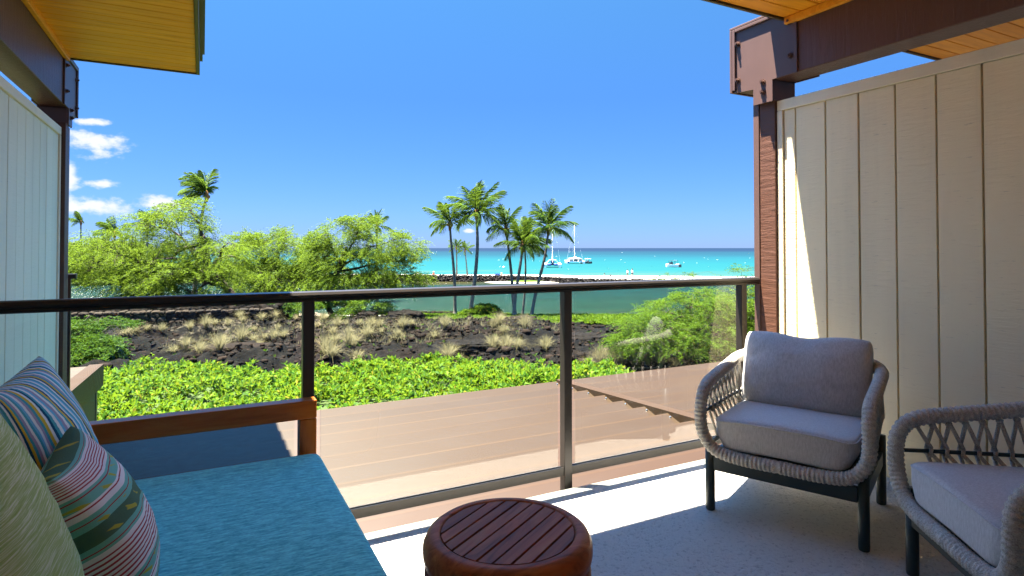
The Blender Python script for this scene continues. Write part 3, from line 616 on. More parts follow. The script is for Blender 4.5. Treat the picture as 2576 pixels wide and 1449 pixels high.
def armchair(loc, rz, label):
    t = thing('rope_armchair', loc, label, 'armchair', 'rope armchairs', rz)
    half = [(0, -.335, .285), (.17, -.335, .285), (.285, -.335, .305), (.343, -.336, .375), (.355, -.338, .46), (.352, -.325, .545), (.350, -.265, .598), (.350, -.12, .622), (.348, .06, .645), (.338, .21, .668), (.275, .315, .682), (.14, .345, .687)]
    loop = half+[(0, .347, .688)]+[(-x, y, z) for x, y, z in reversed(half[1:])]
    sm = catmull(loop, 10, True); pts = resample(sm, .0048, True)
    n = len(pts)//4*4; pts = pts[:n]
    rad = [(.0258, .0296, .0310, .0297)[i % 4]*(1+random.uniform(-.015, .015)) for i in range(n)]
    MB().tube(pts, rad, 10, True).build('rope_rim', 'grey_rope', t, True)
    # inner bars
    plan = [p for p in sm if p.z > .56]                      # the upper run from one arm front round the back to the other
    k = next(i for i in range(len(sm)) if sm[i].z > .56); run = [p for p in sm[k:] if p.z > .56]
    mid = [Vector((p.x*.985, p.y*.985, .475+.03*(p.z-.6))) for p in run]; low = [Vector((p.x*.93, p.y*.93, .318)) for p in run]
    MB().tube([Vector((mid[0].x, mid[0].y-.05, mid[0].z))]+mid[::3]+[Vector((mid[-1].x, mid[-1].y-.05, mid[-1].z))], .008, 8).build('mid_bar', 'green_black_metal', t, True)
    MB().tube(low[::3]+[low[-1]], .012, 8).build('low_bar', 'green_black_metal', t, True)
    # woven ropes: a V from the rim to the bar, a hitch, then a long diagonal to the low bar
    top = resample(run, .058); d = [0]
    N = len(top)
    mids = resample(mid, sum((a-b).length for a, b in zip(mid[:-1], mid[1:]))/(N-1)); lows = resample(low, sum((a-b).length for a, b in zip(low[:-1], low[1:]))/(N-1))
    N = min(N, len(mids), len(lows))
    for i in range(1, N-2):
        m = MB(); out = Vector((top[i].x, top[i].y, 0)).normalized()*.010
        r0 = .0072; tp = top[i]-Vector((0, 0, .030)); tp2 = top[i+1]-Vector((0, 0, .030)); mp = mids[i].lerp(mids[i+1], .5)
        m.tube([tp-out*.4, mp+out+Vector((0, 0, .012))], r0, 6); m.tube([tp2-out*.4, mp-out+Vector((0, 0, .014))], r0, 6)
        m.tube([mp+out+Vector((0, 0, .014)), mp+out*1.2+Vector((0, 0, -.012)), mp-out*.4+Vector((0, 0, -.018)), mp-out+Vector((0, 0, .012))], r0*1.08, 6)
        lp = lows[max(0, i-2)]; m.tube([mp-out+Vector((0, 0, -.008)), lp.lerp(lows[max(0, i-1)], .2)], r0, 6); m.tube([mp+out+Vector((0, 0, -.008)), lows[i]], r0, 6)
        m.lathe([(0, -.012), (.012, -.006), (.013, .004), (0, .012)], 8, tuple(top[i]-Vector((0, 0, .036))))
        m.build('rope', 'grey_rope', t, True)
    for x in (-.325, .325):
        for y in (-.295, .285):
            zt = .335 if y < 0 else .34
            MB().lathe([(0, 0), (.0195, 0), (.0215, .003), (.0225, .012), (.0225, zt), (0, zt)], 18, (x, y, 0)).build('leg', 'green_black_metal', t, True)
    m = MB(); m.box(-.304, .304, -.308, -.284, .195, .262); m.box(-.304, .304, .274, .298, .195, .262)
    for x in (-.325, .325): m.box(x-.012, x+.012, -.272, .262, .195, .262)
    m.build('seat_rail', 'green_black_metal', t, bevel=.003)
    MB().box(-.29, .29, -.28, .27, .263, .285).build('seat_deck', 'green_black_metal', t)
    def wf(p):
        f = max(0, -p.z/.083); q = Vector(p); q.x *= 1-.20*f**1.6
        if q.y < 0: q.z += .012*(1-(p.x/.31)**2)*(-p.y/.3)
        q.z += .008*(1-(p.x/.31)**2)*(1 if p.z > 0 else 0); return q
    sc_ = superbox(.304, .320, .078, .20, .20, 80, 24, wf).build('seat_cushion', 'grey_fabric', t, True, (0, -.012, .378))
    ring = []
    for j in range(90):
        th = 2*math.pi*j/90; sg = lambda x, e: math.copysign(abs(x)**e, x); ring.append(wf(Vector((.3035*sg(math.cos(th), .2), .3195*sg(math.sin(th), .2), .058))))
    MB().tube(ring, .0035, 6, True).build('piping', 'grey_fabric', sc_, True)
    o = pillow_body(.625, .41, .215, .03, .30, .07).build('back_cushion', 'grey_fabric', t, True, (0, .195, .620)); o.rotation_euler = (math.radians(-15), 0, math.pi/2*0); o.rotation_euler = Euler((math.radians(-15), 0, 0)); o.data.transform(Matrix.Rotation(-math.pi/2, 4, 'Z'))
    for vtx in o.data.vertices: vtx.co.z -= .020*math.exp(-(vtx.co.x/.11)**2)*max(0, vtx.co.z/.2)**2
    return t
c1 = armchair((2.61, 1.985, 0), math.radians(-65.2), 'grey rope armchair by the railing post with its back cushion in view')
c2 = copy_tree(c1); c2.location = (2.502, .927, 0); c2.rotation_euler = (0, 0, math.radians(-127)); c2['label'] = 'grey rope armchair in the lower right corner, cut off by the frame'
# ================================================================ LAND AND WATER
SEA = -5.52; LAG = -5.48
def sstep(a, b, x):
    t = np.clip((x-a)/(b-a), 0, 1); return t*t*(3-2*t)
def shore_v(u): return np.interp(u, [-90, -40, -14, -6, 2, 8, 20, 60], [70, 68, 61, 60.5, 58, 56, 54, 52])
def ground_z(u, v):
    u = np.asarray(u, float); v = np.asarray(v, float); sh = shore_v(u)
    z = np.interp(v, [0, 14, 19, 23, 27, 33, 40, 47, 52], [-4.0, -3.9, -3.75, -3.42, -3.35, -3.75, -4.05, -4.30, -4.6])
    k = sstep(50, sh, v); z = z*(1-k)+(LAG-.02)*k; z = z-sstep(sh, sh+12, v)*1.6
    lv = sstep(17, 22, v)*(1-sstep(39, 48, v))
    big = fbm(u*.16+3, v*.22+8, 4, 2)-.5; rid = 1-np.abs(2*fbm(u*.42, v*.5, 4, 5)-1)
    rough = fbm(u*1.3, v*1.5, 4, 9)-.5; fine = fbm(u*4.1, v*4.3, 3, 4)-.5
    rubble = sstep(.48, .6, fbm(u*.3+9, v*.3+2, 3, 12))
    z = z+lv*(big*1.5+(rid-.72)*.95+rough*(.55+.35*rubble)+fine*(.24+.24*rubble))+(1-lv)*.12*rough
    return z
def sandy(u, v):
    s = .08+.33*sstep(.50, .62, fbm(u*.13+1, v*.22+4, 3, 20))*sstep(30, 34, v)*(1-sstep(-2, 3, u))
    s = np.maximum(s, .9*sstep(49, 53, v)); return s
uu = np.concatenate([np.arange(-90, -26, 1.0), np.arange(-26, 16, .15), np.arange(16, 70, 1.0)])
vv = np.concatenate([np.arange(-8, 18, .8), np.arange(18, 48, .15), np.arange(48, 86, .6)])
U, V_ = np.meshgrid(uu, vv, indexing='ij'); Z = ground_z(U, V_)
X = RV.x*U+FV.x*V_; Y = RV.y*U+FV.y*V_
me = grid_mesh('lava_ground', X, Y, Z, 'lava_ground', False)
at = me.attributes.new('sandy', 'FLOAT', 'POINT'); at.data.foreach_set('value', sandy(U, V_).astype(np.float32).ravel())
tag(link('lava_ground', me), kind='structure')
def sheet(name, poly, z, mat):
    m = MB(); m.add([W(u, v, z) for u, v in poly], [tuple(range(len(poly)-1, -1, -1)) if (poly[1][0]-poly[0][0])*(poly[2][1]-poly[0][1])-(poly[1][1]-poly[0][1])*(poly[2][0]-poly[0][0]) < 0 else tuple(range(len(poly)))])
    return tag(m.build(name, mat), kind='structure')
def break_v(u): return np.interp(u, [-130, -49, -23, 3, 16, 43, 100], [129, 125.5, 121, 119.6, 114.5, 110.5, 104])
us = np.linspace(-130, 100, 60)
bw = [(float(u), float(break_v(u))+.6) for u in us]
m = MB(); vs = []; fs = []
for u, v in bw: vs += [W(u, 46, LAG), W(u, v, LAG)]
for i in range(len(bw)-1): fs.append((2*i, 2*i+2, 2*i+3, 2*i+1))
tag(m.add(vs, fs).build('lagoon', 'lagoon_water'), kind='structure')
sheet('sea', [(-60000, 60), (60000, 60), (60000, 70000), (-60000, 70000)], SEA-.03, 'sea_water')
# beach sand bar behind the breakwater, with the far shore at the left
uu = np.linspace(-150, 110, 160); dd = np.array([.2, 1, 3, 6, 10, 15, 20, 25, 30, 36, 44, 55]); zz = np.array([-4.78, -4.80, -4.82, -4.86, -4.92, -5.0, -5.12, -5.26, -5.42, -5.62, -6.0, -6.6])
U, D = np.meshgrid(uu, dd, indexing='ij'); Vb = break_v(U)+D; Zb = np.broadcast_to(zz, U.shape)+.12*(fbm(U*.2, D*.2, 3, 3)-.5)
L = sstep(-52, -66, U); Zb = Zb*(1-L)+L*(-4.6-.01*D+.2*fbm(U*.1, D*.1, 3))
tag(link('beach', grid_mesh('beach', RV.x*U+FV.x*Vb, RV.y*U+FV.y*Vb, Zb, 'beach_sand')), kind='structure')
uu = np.linspace(-170, -50, 50); dd = np.linspace(-14, 70, 36); U, D = np.meshgrid(uu, dd, indexing='ij'); Vb = break_v(U)+D
Zb = -6.2+1.75*sstep(-14, -4, D)*sstep(-50, -58, U)+.3*fbm(U*.15, D*.15, 3)
tag(link('far_shore', grid_mesh('far_shore', RV.x*U+FV.x*Vb, RV.y*U+FV.y*Vb, Zb, 'shore_grass')), kind='structure')
# small sand and grass spit at the foot of the breakwater
def mound(name, u0, v0, ru, rv, h, mat, n=20):
    vs = [W(u0, v0, LAG+h)]; fs = []
    for k in (1, 2, 3):
        for j in range(n):
            a = 2*math.pi*j/n; r = k/3*(1+.12*math.sin(3*a+1)); vs.append(W(u0+ru*r*math.cos(a), v0+rv*r*math.sin(a), LAG+h*(1-(k/3)**2)-.03*(k == 3)))
    for j in range(n): fs.append((0, 1+j, 1+(j+1) % n))
    for k in (0, 1):
        for j in range(n): fs.append((1+k*n+j, 1+(k+1)*n+j, 1+(k+1)*n+(j+1) % n, 1+k*n+(j+1) % n))
    tag(MB().add(vs, fs).build(name, mat, None, True), kind='structure')
mound('sand_spit', 2.0, 117.2, 8.5, 2.6, .20, 'beach_sand'); mound('grass_bank', 2.6, 117.6, 5.2, 2.3, .42, 'shore_grass')
# ---------------------------------------------------------------- breakwater and stone walls
def rock_arrays(P, R, squash=.8):                # P (n,3) centres, R radii: irregular low boulders, 12 triangles... 8 corners jittered
    n = len(P); base = np.array([[x, y, z] for z in (-1, 1) for x, y in ((-1, -1), (1, -1), (1, 1), (-1, 1))], float)*.72
    J = base[None]+RNG.normal(0, .20, (n, 8, 3)); a = RNG.rand(n)*6.28; c, s = np.cos(a), np.sin(a)
    x = J[..., 0]*c[:, None]-J[..., 1]*s[:, None]; y = J[..., 0]*s[:, None]+J[..., 1]*c[:, None]
    V = np.stack([x, y, J[..., 2]*squash], -1)*np.asarray(R)[:, None, None]+P[:, None]
    b = np.arange(n)[:, None, None]*8; q = np.array([[0, 3, 2, 1], [4, 5, 6, 7], [0, 1, 5, 4], [1, 2, 6, 5], [2, 3, 7, 6], [3, 0, 4, 7]])
    return V.reshape(-1, 3), (b+q).reshape(-1, 4)
def to_world(U, V, Z): return np.stack([RV.x*U+FV.x*V, RV.y*U+FV.y*V, Z], -1)
t = thing('breakwater_wall', W(0, break_v(0), LAG), 'long black rock breakwater between the lagoon and the beach', 'rock wall')
n = 6500; u = RNG.uniform(-75, 75, n); topz = np.interp(u, [-75, -20, 0, 8, 16, 75], [-4.15, -4.18, -4.3, -4.5, -4.66, -4.70]); k = RNG.rand(n); z = LAG-.1+k*(topz-LAG+.05)
v = break_v(u)-.75+k*.55+RNG.uniform(-.1, .25, n); topm = RNG.rand(n) < .2; v = np.where(topm, break_v(u)+RNG.uniform(-.2, .9, n), v); z = np.where(topm, topz-.06+RNG.uniform(-.08, .08, n), z)
Vr, Fr = rock_arrays(to_world(u, v, z)-np.array(t.location), RNG.uniform(.11, .24, n)); s = link('stones', arr_mesh('stones', Vr, Fr, 'breakwater_stone'), t); s['kind'] = 'stuff'
vs = []; fs = []
for i in range(76):
    q = -75+2*i; tz = float(np.interp(q, [-75, -20, 0, 8, 16, 75], [-4.15, -4.18, -4.3, -4.5, -4.66, -4.70]))-.1
    for dv, z in ((-.6, LAG-.3), (-.1, tz), (.9, tz), (1.2, LAG-.3)): vs.append(W(q, float(break_v(q))+dv, z)-t.location)
for i in range(75):
    for j in range(3): a = 4*i+j; fs.append((a, a+4, a+5, a+1))
MB().add(vs, fs).build('core', 'lava_stone', t)
# dry-stone retaining wall at the left, stones one by one
def stone_mesh(seed):
    bm = bmesh.new(); bmesh.ops.create_icosphere(bm, subdivisions=2, radius=1); r = random.Random(seed)
    off = r.random()*50
    for v in bm.verts:
        p = v.co; k = max(abs(p.x), abs(p.y), abs(p.z)); q = p/k*.9; d = .80+.4*float(fbm(q.x*1.4+off, q.y*1.4+q.z*2.1+off, 3)); v.co = (p*.35+q*.65)*d
    me = bpy.data.meshes.new('stone'); bm.to_mesh(me); bm.free(); return me
SM = [stone_mesh(i) for i in range(7)]
SMW = [m.copy() for m in SM]
for m in SM: m.materials.append(MT['lava_stone'])
for m in SMW: m.materials.append(MT['wall_stone'])
def stone_wall():
    t = thing('stone_wall', W(-24, 40, -4.2), 'low dry stone retaining wall of brown lava stones below the spreading trees', 'stone wall'); o = t.location
    base = [(-33, 37.5), (-28, 38.6), (-22, 39.7), (-16.5, 41.4)]; L = [Vector((u, v, 0)) for u, v in base]; pts = resample(L, .10); n = len(pts)
    wu = [p.x for p in pts]; cnt = 0
    vs = []; fs = []
    for i in range(0, n, 4):
        p = pts[i]; g = float(ground_z(p.x, p.y))
        for dv, z in ((.18, g-.5), (.12, -2.98), (5.0, -2.95), (5.5, -4.9)): vs.append(W(p.x, p.y+dv, z)-o)
    k = len(vs)//4
    for i in range(k-1):
        for j in range(3): a = 4*i+j; fs.append((a, a+4, a+5, a+1))
    MB().add(vs, fs).build('rubble_fill', 'lava_ground', t)
    rows = [(-4.05, .34), (-3.76, .32), (-3.48, .31), (-3.22, .29), (-2.99, .25)]
    for zr, h in rows:
        s = random.uniform(0, .2)
        while s < (n-1)*.10-.1 and cnt < 290:
            w = random.uniform(.26, .62); i = min(n-1, int((s+w/2)/.10)); p = pts[i]; q = pts[min(n-1, i+2)]-pts[max(0, i-2)]
            st = link('stone', random.choice(SMW), t, W(p.x, p.y+random.uniform(-.05, .06), zr+random.uniform(-.04, .04))-o)
            st.scale = (w*.60, .24, h*.60); st.rotation_euler = (random.uniform(-.15, .15), random.uniform(-.18, .18), math.atan2(q.y, q.x)-YAW); s += w; cnt += 1
    nn = 900; uu = RNG.uniform(-33, -16.5, nn); bv = np.interp(uu, [b[0] for b in base], [b[1] for b in base]); vvv = bv+RNG.uniform(.1, 4.5, nn)
    Vr, Fr = rock_arrays(to_world(uu, vvv, -2.95+RNG.uniform(-.1, .12, nn))-np.array(o), RNG.uniform(.10, .28, nn)); s = link('loose_stones', arr_mesh('loose_stones', Vr, Fr, 'lava_stone'), t); s['kind'] = 'stuff'
stone_wall()
def rock_line(name, label, u0, u1, v0, v1, z, n, r, mat='lava_stone'):
    t = thing(name, W((u0+u1)/2, (v0+v1)/2, z), label, 'rock edging'); k = RNG.rand(n); u = u0+(u1-u0)*k; v = v0+(v1-v0)*k+RNG.uniform(-.25, .25, n)
    Vr, Fr = rock_arrays(to_world(u, v, z+RNG.uniform(-.08, .1, n))-np.array(t.location), RNG.uniform(r*.7, r*1.3, n)); s = link('stones', arr_mesh('stones', Vr, Fr, mat), t); s['kind'] = 'stuff'
rock_line('rock_edging', 'low line of dark rocks along the near lagoon shore by the sand path', -15.5, -5.8, 59.6, 58.6, -5.15, 260, .17)
# sand path, draped on the ground
uu = np.linspace(-16, -3.4, 40); vv = np.linspace(52.2, 58.2, 14); U, V2 = np.meshgrid(uu, vv, indexing='ij')
tag(link('sand_path', grid_mesh('sand_path', RV.x*U+FV.x*V2, RV.y*U+FV.y*V2, np.maximum(ground_z(U, V2)+.05, -5.3), 'beach_sand')), kind='structure')
# boulders and rubble in the lava field
def boulder(label, px, py, v, rx, ry, rz, seed):
    c = PD(px, py, v); bm = bmesh.new(); bmesh.ops.create_icosphere(bm, subdivisions=5, radius=1)
    for w in bm.verts:
        p = w.co.copy(); k = max(abs(p.x), abs(p.y), abs(p.z)*1.0); q = p*.6+p/k*.4
        d = .86+.24*float(fbm(p.x*1.5+seed*7, p.y*1.5+p.z*2.2, 3, seed))+.22*(float(fbm(p.x*5+seed, p.y*5+p.z*6.5, 3, 5))-.5); w.co = Vector((q.x*rx, q.y*ry, q.z*rz))*d
    me = bpy.data.meshes.new('lava_boulder'); bm.to_mesh(me); bm.free(); me.materials.append(MT['lava_stone'])
    o = link('lava_boulder', me, None, c); o.rotation_euler = (0, 0, -YAW); tag(o, label, 'boulder')
boulder('round brown lava boulder below the second feathery tree', 1022, 808, 45, 1.5, 1.3, .85, 3)
boulder('flat topped lava boulder at the foot of the leaning palm trunks', 1312, 818, 44, 1.25, 1.2, .75, 5)
boulder('small dark lava boulder beside the drooping green shrub', 925, 800, 44, .75, .7, .5, 8)
boulder('long low lava boulder left of the round brown boulder', 965, 812, 44.5, 1.3, .9, .55, 9)
boulder('jagged black lava outcrop right of centre, below the palm trunks', 1470, 868, 30, 1.6, 1.2, .62, 13)
boulder('low black lava outcrop just above the hedge, left of the middle post', 1195, 880, 27.5, 1.5, .8, .48, 17)
boulder('cracked lava outcrop in the middle of the dark field', 1300, 852, 34, 1.9, 1.3, .55, 21)
boulder('broad dark lava hump at left, between the dry grass and the hedge', 620, 886, 27.5, 2.3, .9, .42, 23)
n = 24000; u = RNG.uniform(-22, 13, n); v = RNG.uniform(20, 47, n); keep = (fbm(u*.3+9, v*.3+2, 3, 12) > RNG.uniform(.30, .62, n)); u, v = u[keep], v[keep]
R = RNG.uniform(.04, .13, len(u))*RNG.choice([.7, 1, 1.3, 2.1], len(u), p=[.45, .35, .15, .05]); Vr, Fr = rock_arrays(to_world(u, v, ground_z(u, v)+R*.05), R, .62)
tag(link('lava_rubble', arr_mesh('lava_rubble', Vr, Fr, 'lava_stone')), 'loose broken lava rubble scattered over the dark field', None, None, 'stuff')

# ================================================================ PLANTS
def rosettes(P, nl, L, Wd, spread, up):
    n = len(P); k = nl; Pp = np.repeat(P, k, 0); a = RNG.rand(n*k)*6.283; e = RNG.uniform(spread[0], spread[1], n*k)
    D = np.stack([np.cos(a)*np.cos(e), np.sin(a)*np.cos(e), np.sin(e)], -1)+up
    return leaf_arrays(Pp+RNG.normal(0, .02, (n*k, 3)), D, RNG.uniform(L*.7, L*1.2, n*k)*np.repeat(RNG.choice([.6, .9, 1.1, 1.35], n), k), RNG.uniform(Wd*.75, Wd*1.2, n*k)*np.repeat(RNG.choice([.7, 1, 1.2], n), k), .12, .68)
def hedge_top(u, v): return -2.52+.34*(fbm(u*.55, v*.55, 3, 31)-.5)*2+.20*(fbm(u*2.1, v*2.1, 2, 33)-.5)+.010*(v-14)
def hedge_edge(u): return np.interp(u, [-16, -11.5, -8, -4, 0, 2.4, 3.4, 3.9], [17.5, 20.3, 20.0, 20.2, 20.5, 20.0, 19.3, 17])
def hedge():
    t = thing('naupaka_hedge', W(-4, 14, -3.8), 'broad bright green leafy hedge below the balcony', 'hedge'); o = np.array(t.location)
    n = 17000; u = RNG.uniform(-16, 4.2, n); v = RNG.uniform(6.5, 21, n); e = hedge_edge(u)+1.3*(fbm(u*1.3, u*0, 4, 40)-.5); x = RV.x*u+FV.x*v; y = RV.y*u+FV.y*v
    ok = (v < e) & ((y > 5.75) | (x < -1.0)) & ~((x < -.98) & (y < 8.9)); ok &= fbm(u*1.1+2, v*1.1, 3, 44) > RNG.uniform(.25, .42, n); u, v = u[ok], v[ok]; e = e[ok]
    fall = np.clip((e-v)/.9, 0, 1); z = hedge_top(u, v)-(1-np.sqrt(fall))*1.2-np.abs(RNG.normal(0, .16, len(u)))+.16*(RNG.rand(len(u)) > .94)
    P = to_world(u, v, z)-o; Vl, Fl = rosettes(P, 9, .165, .066, (-.1, 1.15), np.array([0, 0, .25]))
    link('foliage', arr_mesh('foliage', Vl, Fl, 'naupaka_leaf'), t)
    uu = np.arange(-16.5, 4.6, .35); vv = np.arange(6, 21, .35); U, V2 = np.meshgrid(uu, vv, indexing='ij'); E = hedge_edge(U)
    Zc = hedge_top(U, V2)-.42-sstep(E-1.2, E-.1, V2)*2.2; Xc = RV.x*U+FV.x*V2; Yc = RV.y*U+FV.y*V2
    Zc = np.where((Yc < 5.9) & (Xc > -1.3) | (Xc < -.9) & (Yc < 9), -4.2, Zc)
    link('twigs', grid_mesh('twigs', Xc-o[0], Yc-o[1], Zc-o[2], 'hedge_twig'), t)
hedge()
def cover(name, label, poly_u, v0, v1, n, mat, L, Wd, h, lift=.08, cat='ground cover'):
    u = RNG.uniform(poly_u[0], poly_u[1], n); v = RNG.uniform(v0, v1, n)
    uc, vc = (poly_u[0]+poly_u[1])/2, (v0+v1)/2; d = ((u-uc)/(poly_u[1]-poly_u[0])*2)**2+((v-vc)/(v1-v0)*2)**2+1.0*(fbm(u*.8, v*.8, 3, 51)-.5); ok = d < 1; u, v, d = u[ok], v[ok], d[ok]
    z = np.maximum(ground_z(u, v), LAG)+lift+h*np.sqrt(np.clip(1-d, 0, 1))*(.5+fbm(u*1.2, v*1.2, 3, 53))*RNG.uniform(.75, 1.05, len(u))
    Vl, Fl = rosettes(to_world(u, v, z), 6, L, Wd, (-.2, 1.2), np.array([0, 0, .2])); tag(link(name, arr_mesh(name, Vl, Fl, mat)), label, None, None, 'stuff')
cover('ground_cover', 'bright green ground cover around the palm bases', (-9.5, 3.5), 44.0, 52.0, 6500, 'cover_leaf', .18, .10, .06, .04)
cover('ground_cover', 'bright green ground cover on the right lagoon bank', (1.5, 12), 42, 51.5, 6500, 'cover_leaf', .18, .10, .06, .04)
cover('shore_grass_patch', 'thin grass along the near lagoon edge', (-13, 0), 57.0, 61.5, 3000, 'cover_leaf', .22, .06, .1, .05)
cover('shore_grass_patch', 'thin green growth under the spreading trees', (-34, -12), 43.0, 52.5, 6000, 'cover_leaf', .26, .12, .5, .9)
def leaf_ball(t, lobes, n, mat, L, Wd, nl=6):
    o = np.array(t.location); P = []
    for c, r, w in lobes:
        k = int(n*w); d = unit(RNG.normal(0, 1, (k, 3))); d[:, 2] = np.abs(d[:, 2])*1.0-.25*(RNG.rand(k) < .3); rr = RNG.uniform(.8, 1.02, (k, 1))*(1+.16*(fbm(d[:, 0]*2.3+c[0], d[:, 1]*2.3+d[:, 2]*2, 3)-.5))[:, None]*1.05
        P.append(np.array(c)+d*np.array(r)*rr)
    P = np.concatenate(P)-o; Vl, Fl = rosettes(P, nl, L, Wd, (-.3, 1.2), np.array([0, 0, .25])); link('foliage', arr_mesh('foliage', Vl, Fl, mat), t)
    for c, r, w in lobes:
        m = superbox(r[0]*.9, r[1]*.9, r[2]*.88, 1, 1, 20, 12).build('twigs', 'hedge_twig', t, True, Vector(c)-t.location)
t = thing('round_shrub', PD(1212, 800, 49), 'rounded bright green shrub between the two left palm trunks and the lagoon', 'shrub')
leaf_ball(t, [(PD(1222, 798, 49.5), (1.35, 1.2, 1.0), 1), (PD(1180, 804, 49), (.95, 1.0, .75), .55)], 1500, 'cover_leaf', .20, .11)

# --- feathery mesquite trees: limbs, forked branches, hanging sprays of fine leaflets
def sprays(P, D, per, L, mat_w, size, droop=.35):
    n = len(P); k = per; base = np.repeat(P, k, 0); ax = unit(D+RNG.normal(0, .55, (n, 3))*np.array([1, 1, .35])-np.array([0, 0, droop*.5])); axr = np.repeat(ax, k, 0)
    s = np.tile(np.linspace(0, 1, k), n)*size; pos = base+axr*s[:, None]; pos[:, 2] -= (s**2)*.35
    side = unit(np.cross(axr, np.tile([0, 0, 1.0], (n*k, 1))+RNG.normal(0, .3, (n*k, 3)))); sg = np.where(np.arange(n*k) % 2, 1, -1)[:, None]
    dr = side*sg*.9+axr*.55+RNG.normal(0, .25, (n*k, 3)); return strip_arrays(pos, dr, RNG.uniform(L*.7, L*1.25, n*k), RNG.uniform(mat_w*.7, mat_w*1.2, n*k))
def mesquite(label, px_trunk, v, r0, limbs, lobes, ntips, leaf, L, LW, size, per=10, nsp=11, group='feathery trees by the lagoon', cat='tree', name='mesquite_tree', forks=None, dv=0):
    """px_trunk: sighted trunk line; limbs: ends of main limbs; lobes: (px, py, rx_px, ry_px, depth radius m, dv, weight)"""
    k = v/FPX; base = PD(*px_trunk[0], v); t = thing(name, base, label, cat, group); o = np.array(base); m = MB()
    tp = catmull([PD(x, y, v+dv*i) for i, (x, y) in enumerate(px_trunk)], 5); rad = [r0*(1-.55*i/(len(tp)-1)) for i in range(len(tp))]; rad[0] *= 1.3
    m.tube([p-base for p in tp], rad, 9); nodes = [np.array(p) for p in tp[len(tp)//2:]]; nr = [r*.8 for r in rad[len(tp)//2:]]
    for x, y, d in limbs:
        e = PD(x, y, v+d); s = tp[random.randint(len(tp)//2, len(tp)-1)]; mid = s.lerp(e, .5)+Vector((random.uniform(-.4, .4), random.uniform(-.4, .4), random.uniform(.1, .6)))
        q1 = s.lerp(mid, .5)+Vector([random.uniform(-.25, .25) for _ in range(3)]); q2 = mid.lerp(e, .5)+Vector([random.uniform(-.3, .3) for _ in range(3)])
        c = catmull([s, q1, mid, q2, e], 4); rr = [r0*.48*(1-.8*i/(len(c)-1)) for i in range(len(c))]; m.tube([p-base for p in c], rr, 6)
        nodes += [np.array(p) for p in c[4:]]; nr += rr[4:]
    A = np.array(nodes); tot = sum(l[6] for l in lobes); SP = []; SD = []
    for x, y, rx, ry, rd, d, w in lobes:
        nt = max(3, int(ntips*w/tot)); c = np.array(PD(x, y, v+d)); dirs = unit(RNG.normal(0, 1, (nt, 3))); rr = RNG.uniform(.25, 1, (nt, 1))**.45
        loc = dirs*rr; P = c+np.outer(loc[:, 0]*rx*k, RV)+np.outer(loc[:, 1]*rd, FV)+np.outer(loc[:, 2]*ry*k, (0, 0, 1))
        for p in P:
            dist = np.linalg.norm(A-p, axis=1)+np.maximum(0, A[:, 2]-p[2])*.6; j = int(np.argmin(dist+RNG.uniform(0, .8, len(A)))); a = A[j]; dd = p-a
            ln = np.linalg.norm(dd); mid = a+dd*.55+np.array([0, 0, .14*ln])+RNG.normal(0, .07*ln, 3); r = min(nr[j]*.6, .010+.011*ln)
            cc = [Vector(a-o), Vector(a*.45+mid*.55-o), Vector(mid-o), Vector(mid*.5+p*.5-o+RNG.normal(0, .05*ln, 3)), Vector(p-o)]; m.tube(cc, [r, r*.8, r*.6, r*.42, .008], 4, caps=False)
            ns = nsp; tt = RNG.uniform(.45, 1.05, ns); bp = np.where(tt[:, None] < .75, mid+(p-mid)*((tt[:, None]-.45)/.55), mid+(p-mid)*((tt[:, None]-.45)/.55))
            SP.append(bp+RNG.normal(0, size*.34, (ns, 3))*np.array([1, 1, .30])); out = unit((p-c)[None]*np.array([1, 1, .4])+1e-3); SD.append(np.repeat(out, ns, 0))
    m.build('trunk', 'mesquite_bark', t, True); SP = np.concatenate(SP)-o; SD = np.concatenate(SD)
    Vl, Fl = sprays(SP, SD, per, L, LW, size); link('crown', arr_mesh('crown', Vl, Fl, leaf), t); return t
mesquite('broad spreading feathery tree with a dark leaning trunk, largest on the left', [(607, 775), (590, 748), (556, 706), (522, 660), (505, 615)], 44, .34,
         [(300, 640, -1), (235, 680, 0), (380, 570, 1), (470, 515, 0), (575, 610, -1), (420, 700, -2), (320, 730, -1), (600, 655, 1), (440, 620, 2), (390, 650, -2), (520, 560, 1), (480, 735, -1.5)],
         [(300, 635, 130, 62, 3.2, 0, 1.35), (420, 572, 100, 60, 3, .5, 1.1), (462, 530, 50, 28, 2, 0, .3), (225, 668, 78, 44, 2.4, 0, .7), (405, 690, 115, 52, 2.6, -1, 1.2), (548, 640, 88, 44, 2.6, 0, .7), (325, 706, 100, 28, 2, -1, .6), (520, 700, 90, 42, 2.2, -1, .6), (195, 690, 45, 22, 1.5, 0, .28), (435, 726, 60, 18, 1.6, -1.5, .25)],
         380, 'mesquite_leaf', .14, .044, .92, 24, 14)
mesquite('feathery tree filling the middle of the row behind the handrail', [(700, 775), (690, 740), (700, 700), (705, 660)], 51, .22,
         [(630, 620, 0), (720, 600, 0), (790, 640, 0), (680, 690, -1), (600, 660, 0)],
         [(628, 632, 78, 52, 2.6, 0, 1), (722, 630, 85, 55, 2.8, .5, 1), (690, 705, 120, 48, 2.6, -1, 1.1), (785, 655, 60, 60, 2.2, 0, .7), (600, 715, 70, 40, 2, -1, .5), (770, 725, 70, 30, 2, -1, .5), (662, 596, 40, 26, 1.5, 0, .25)],
         290, 'mesquite_leaf', .145, .046, .96, 24, 14)
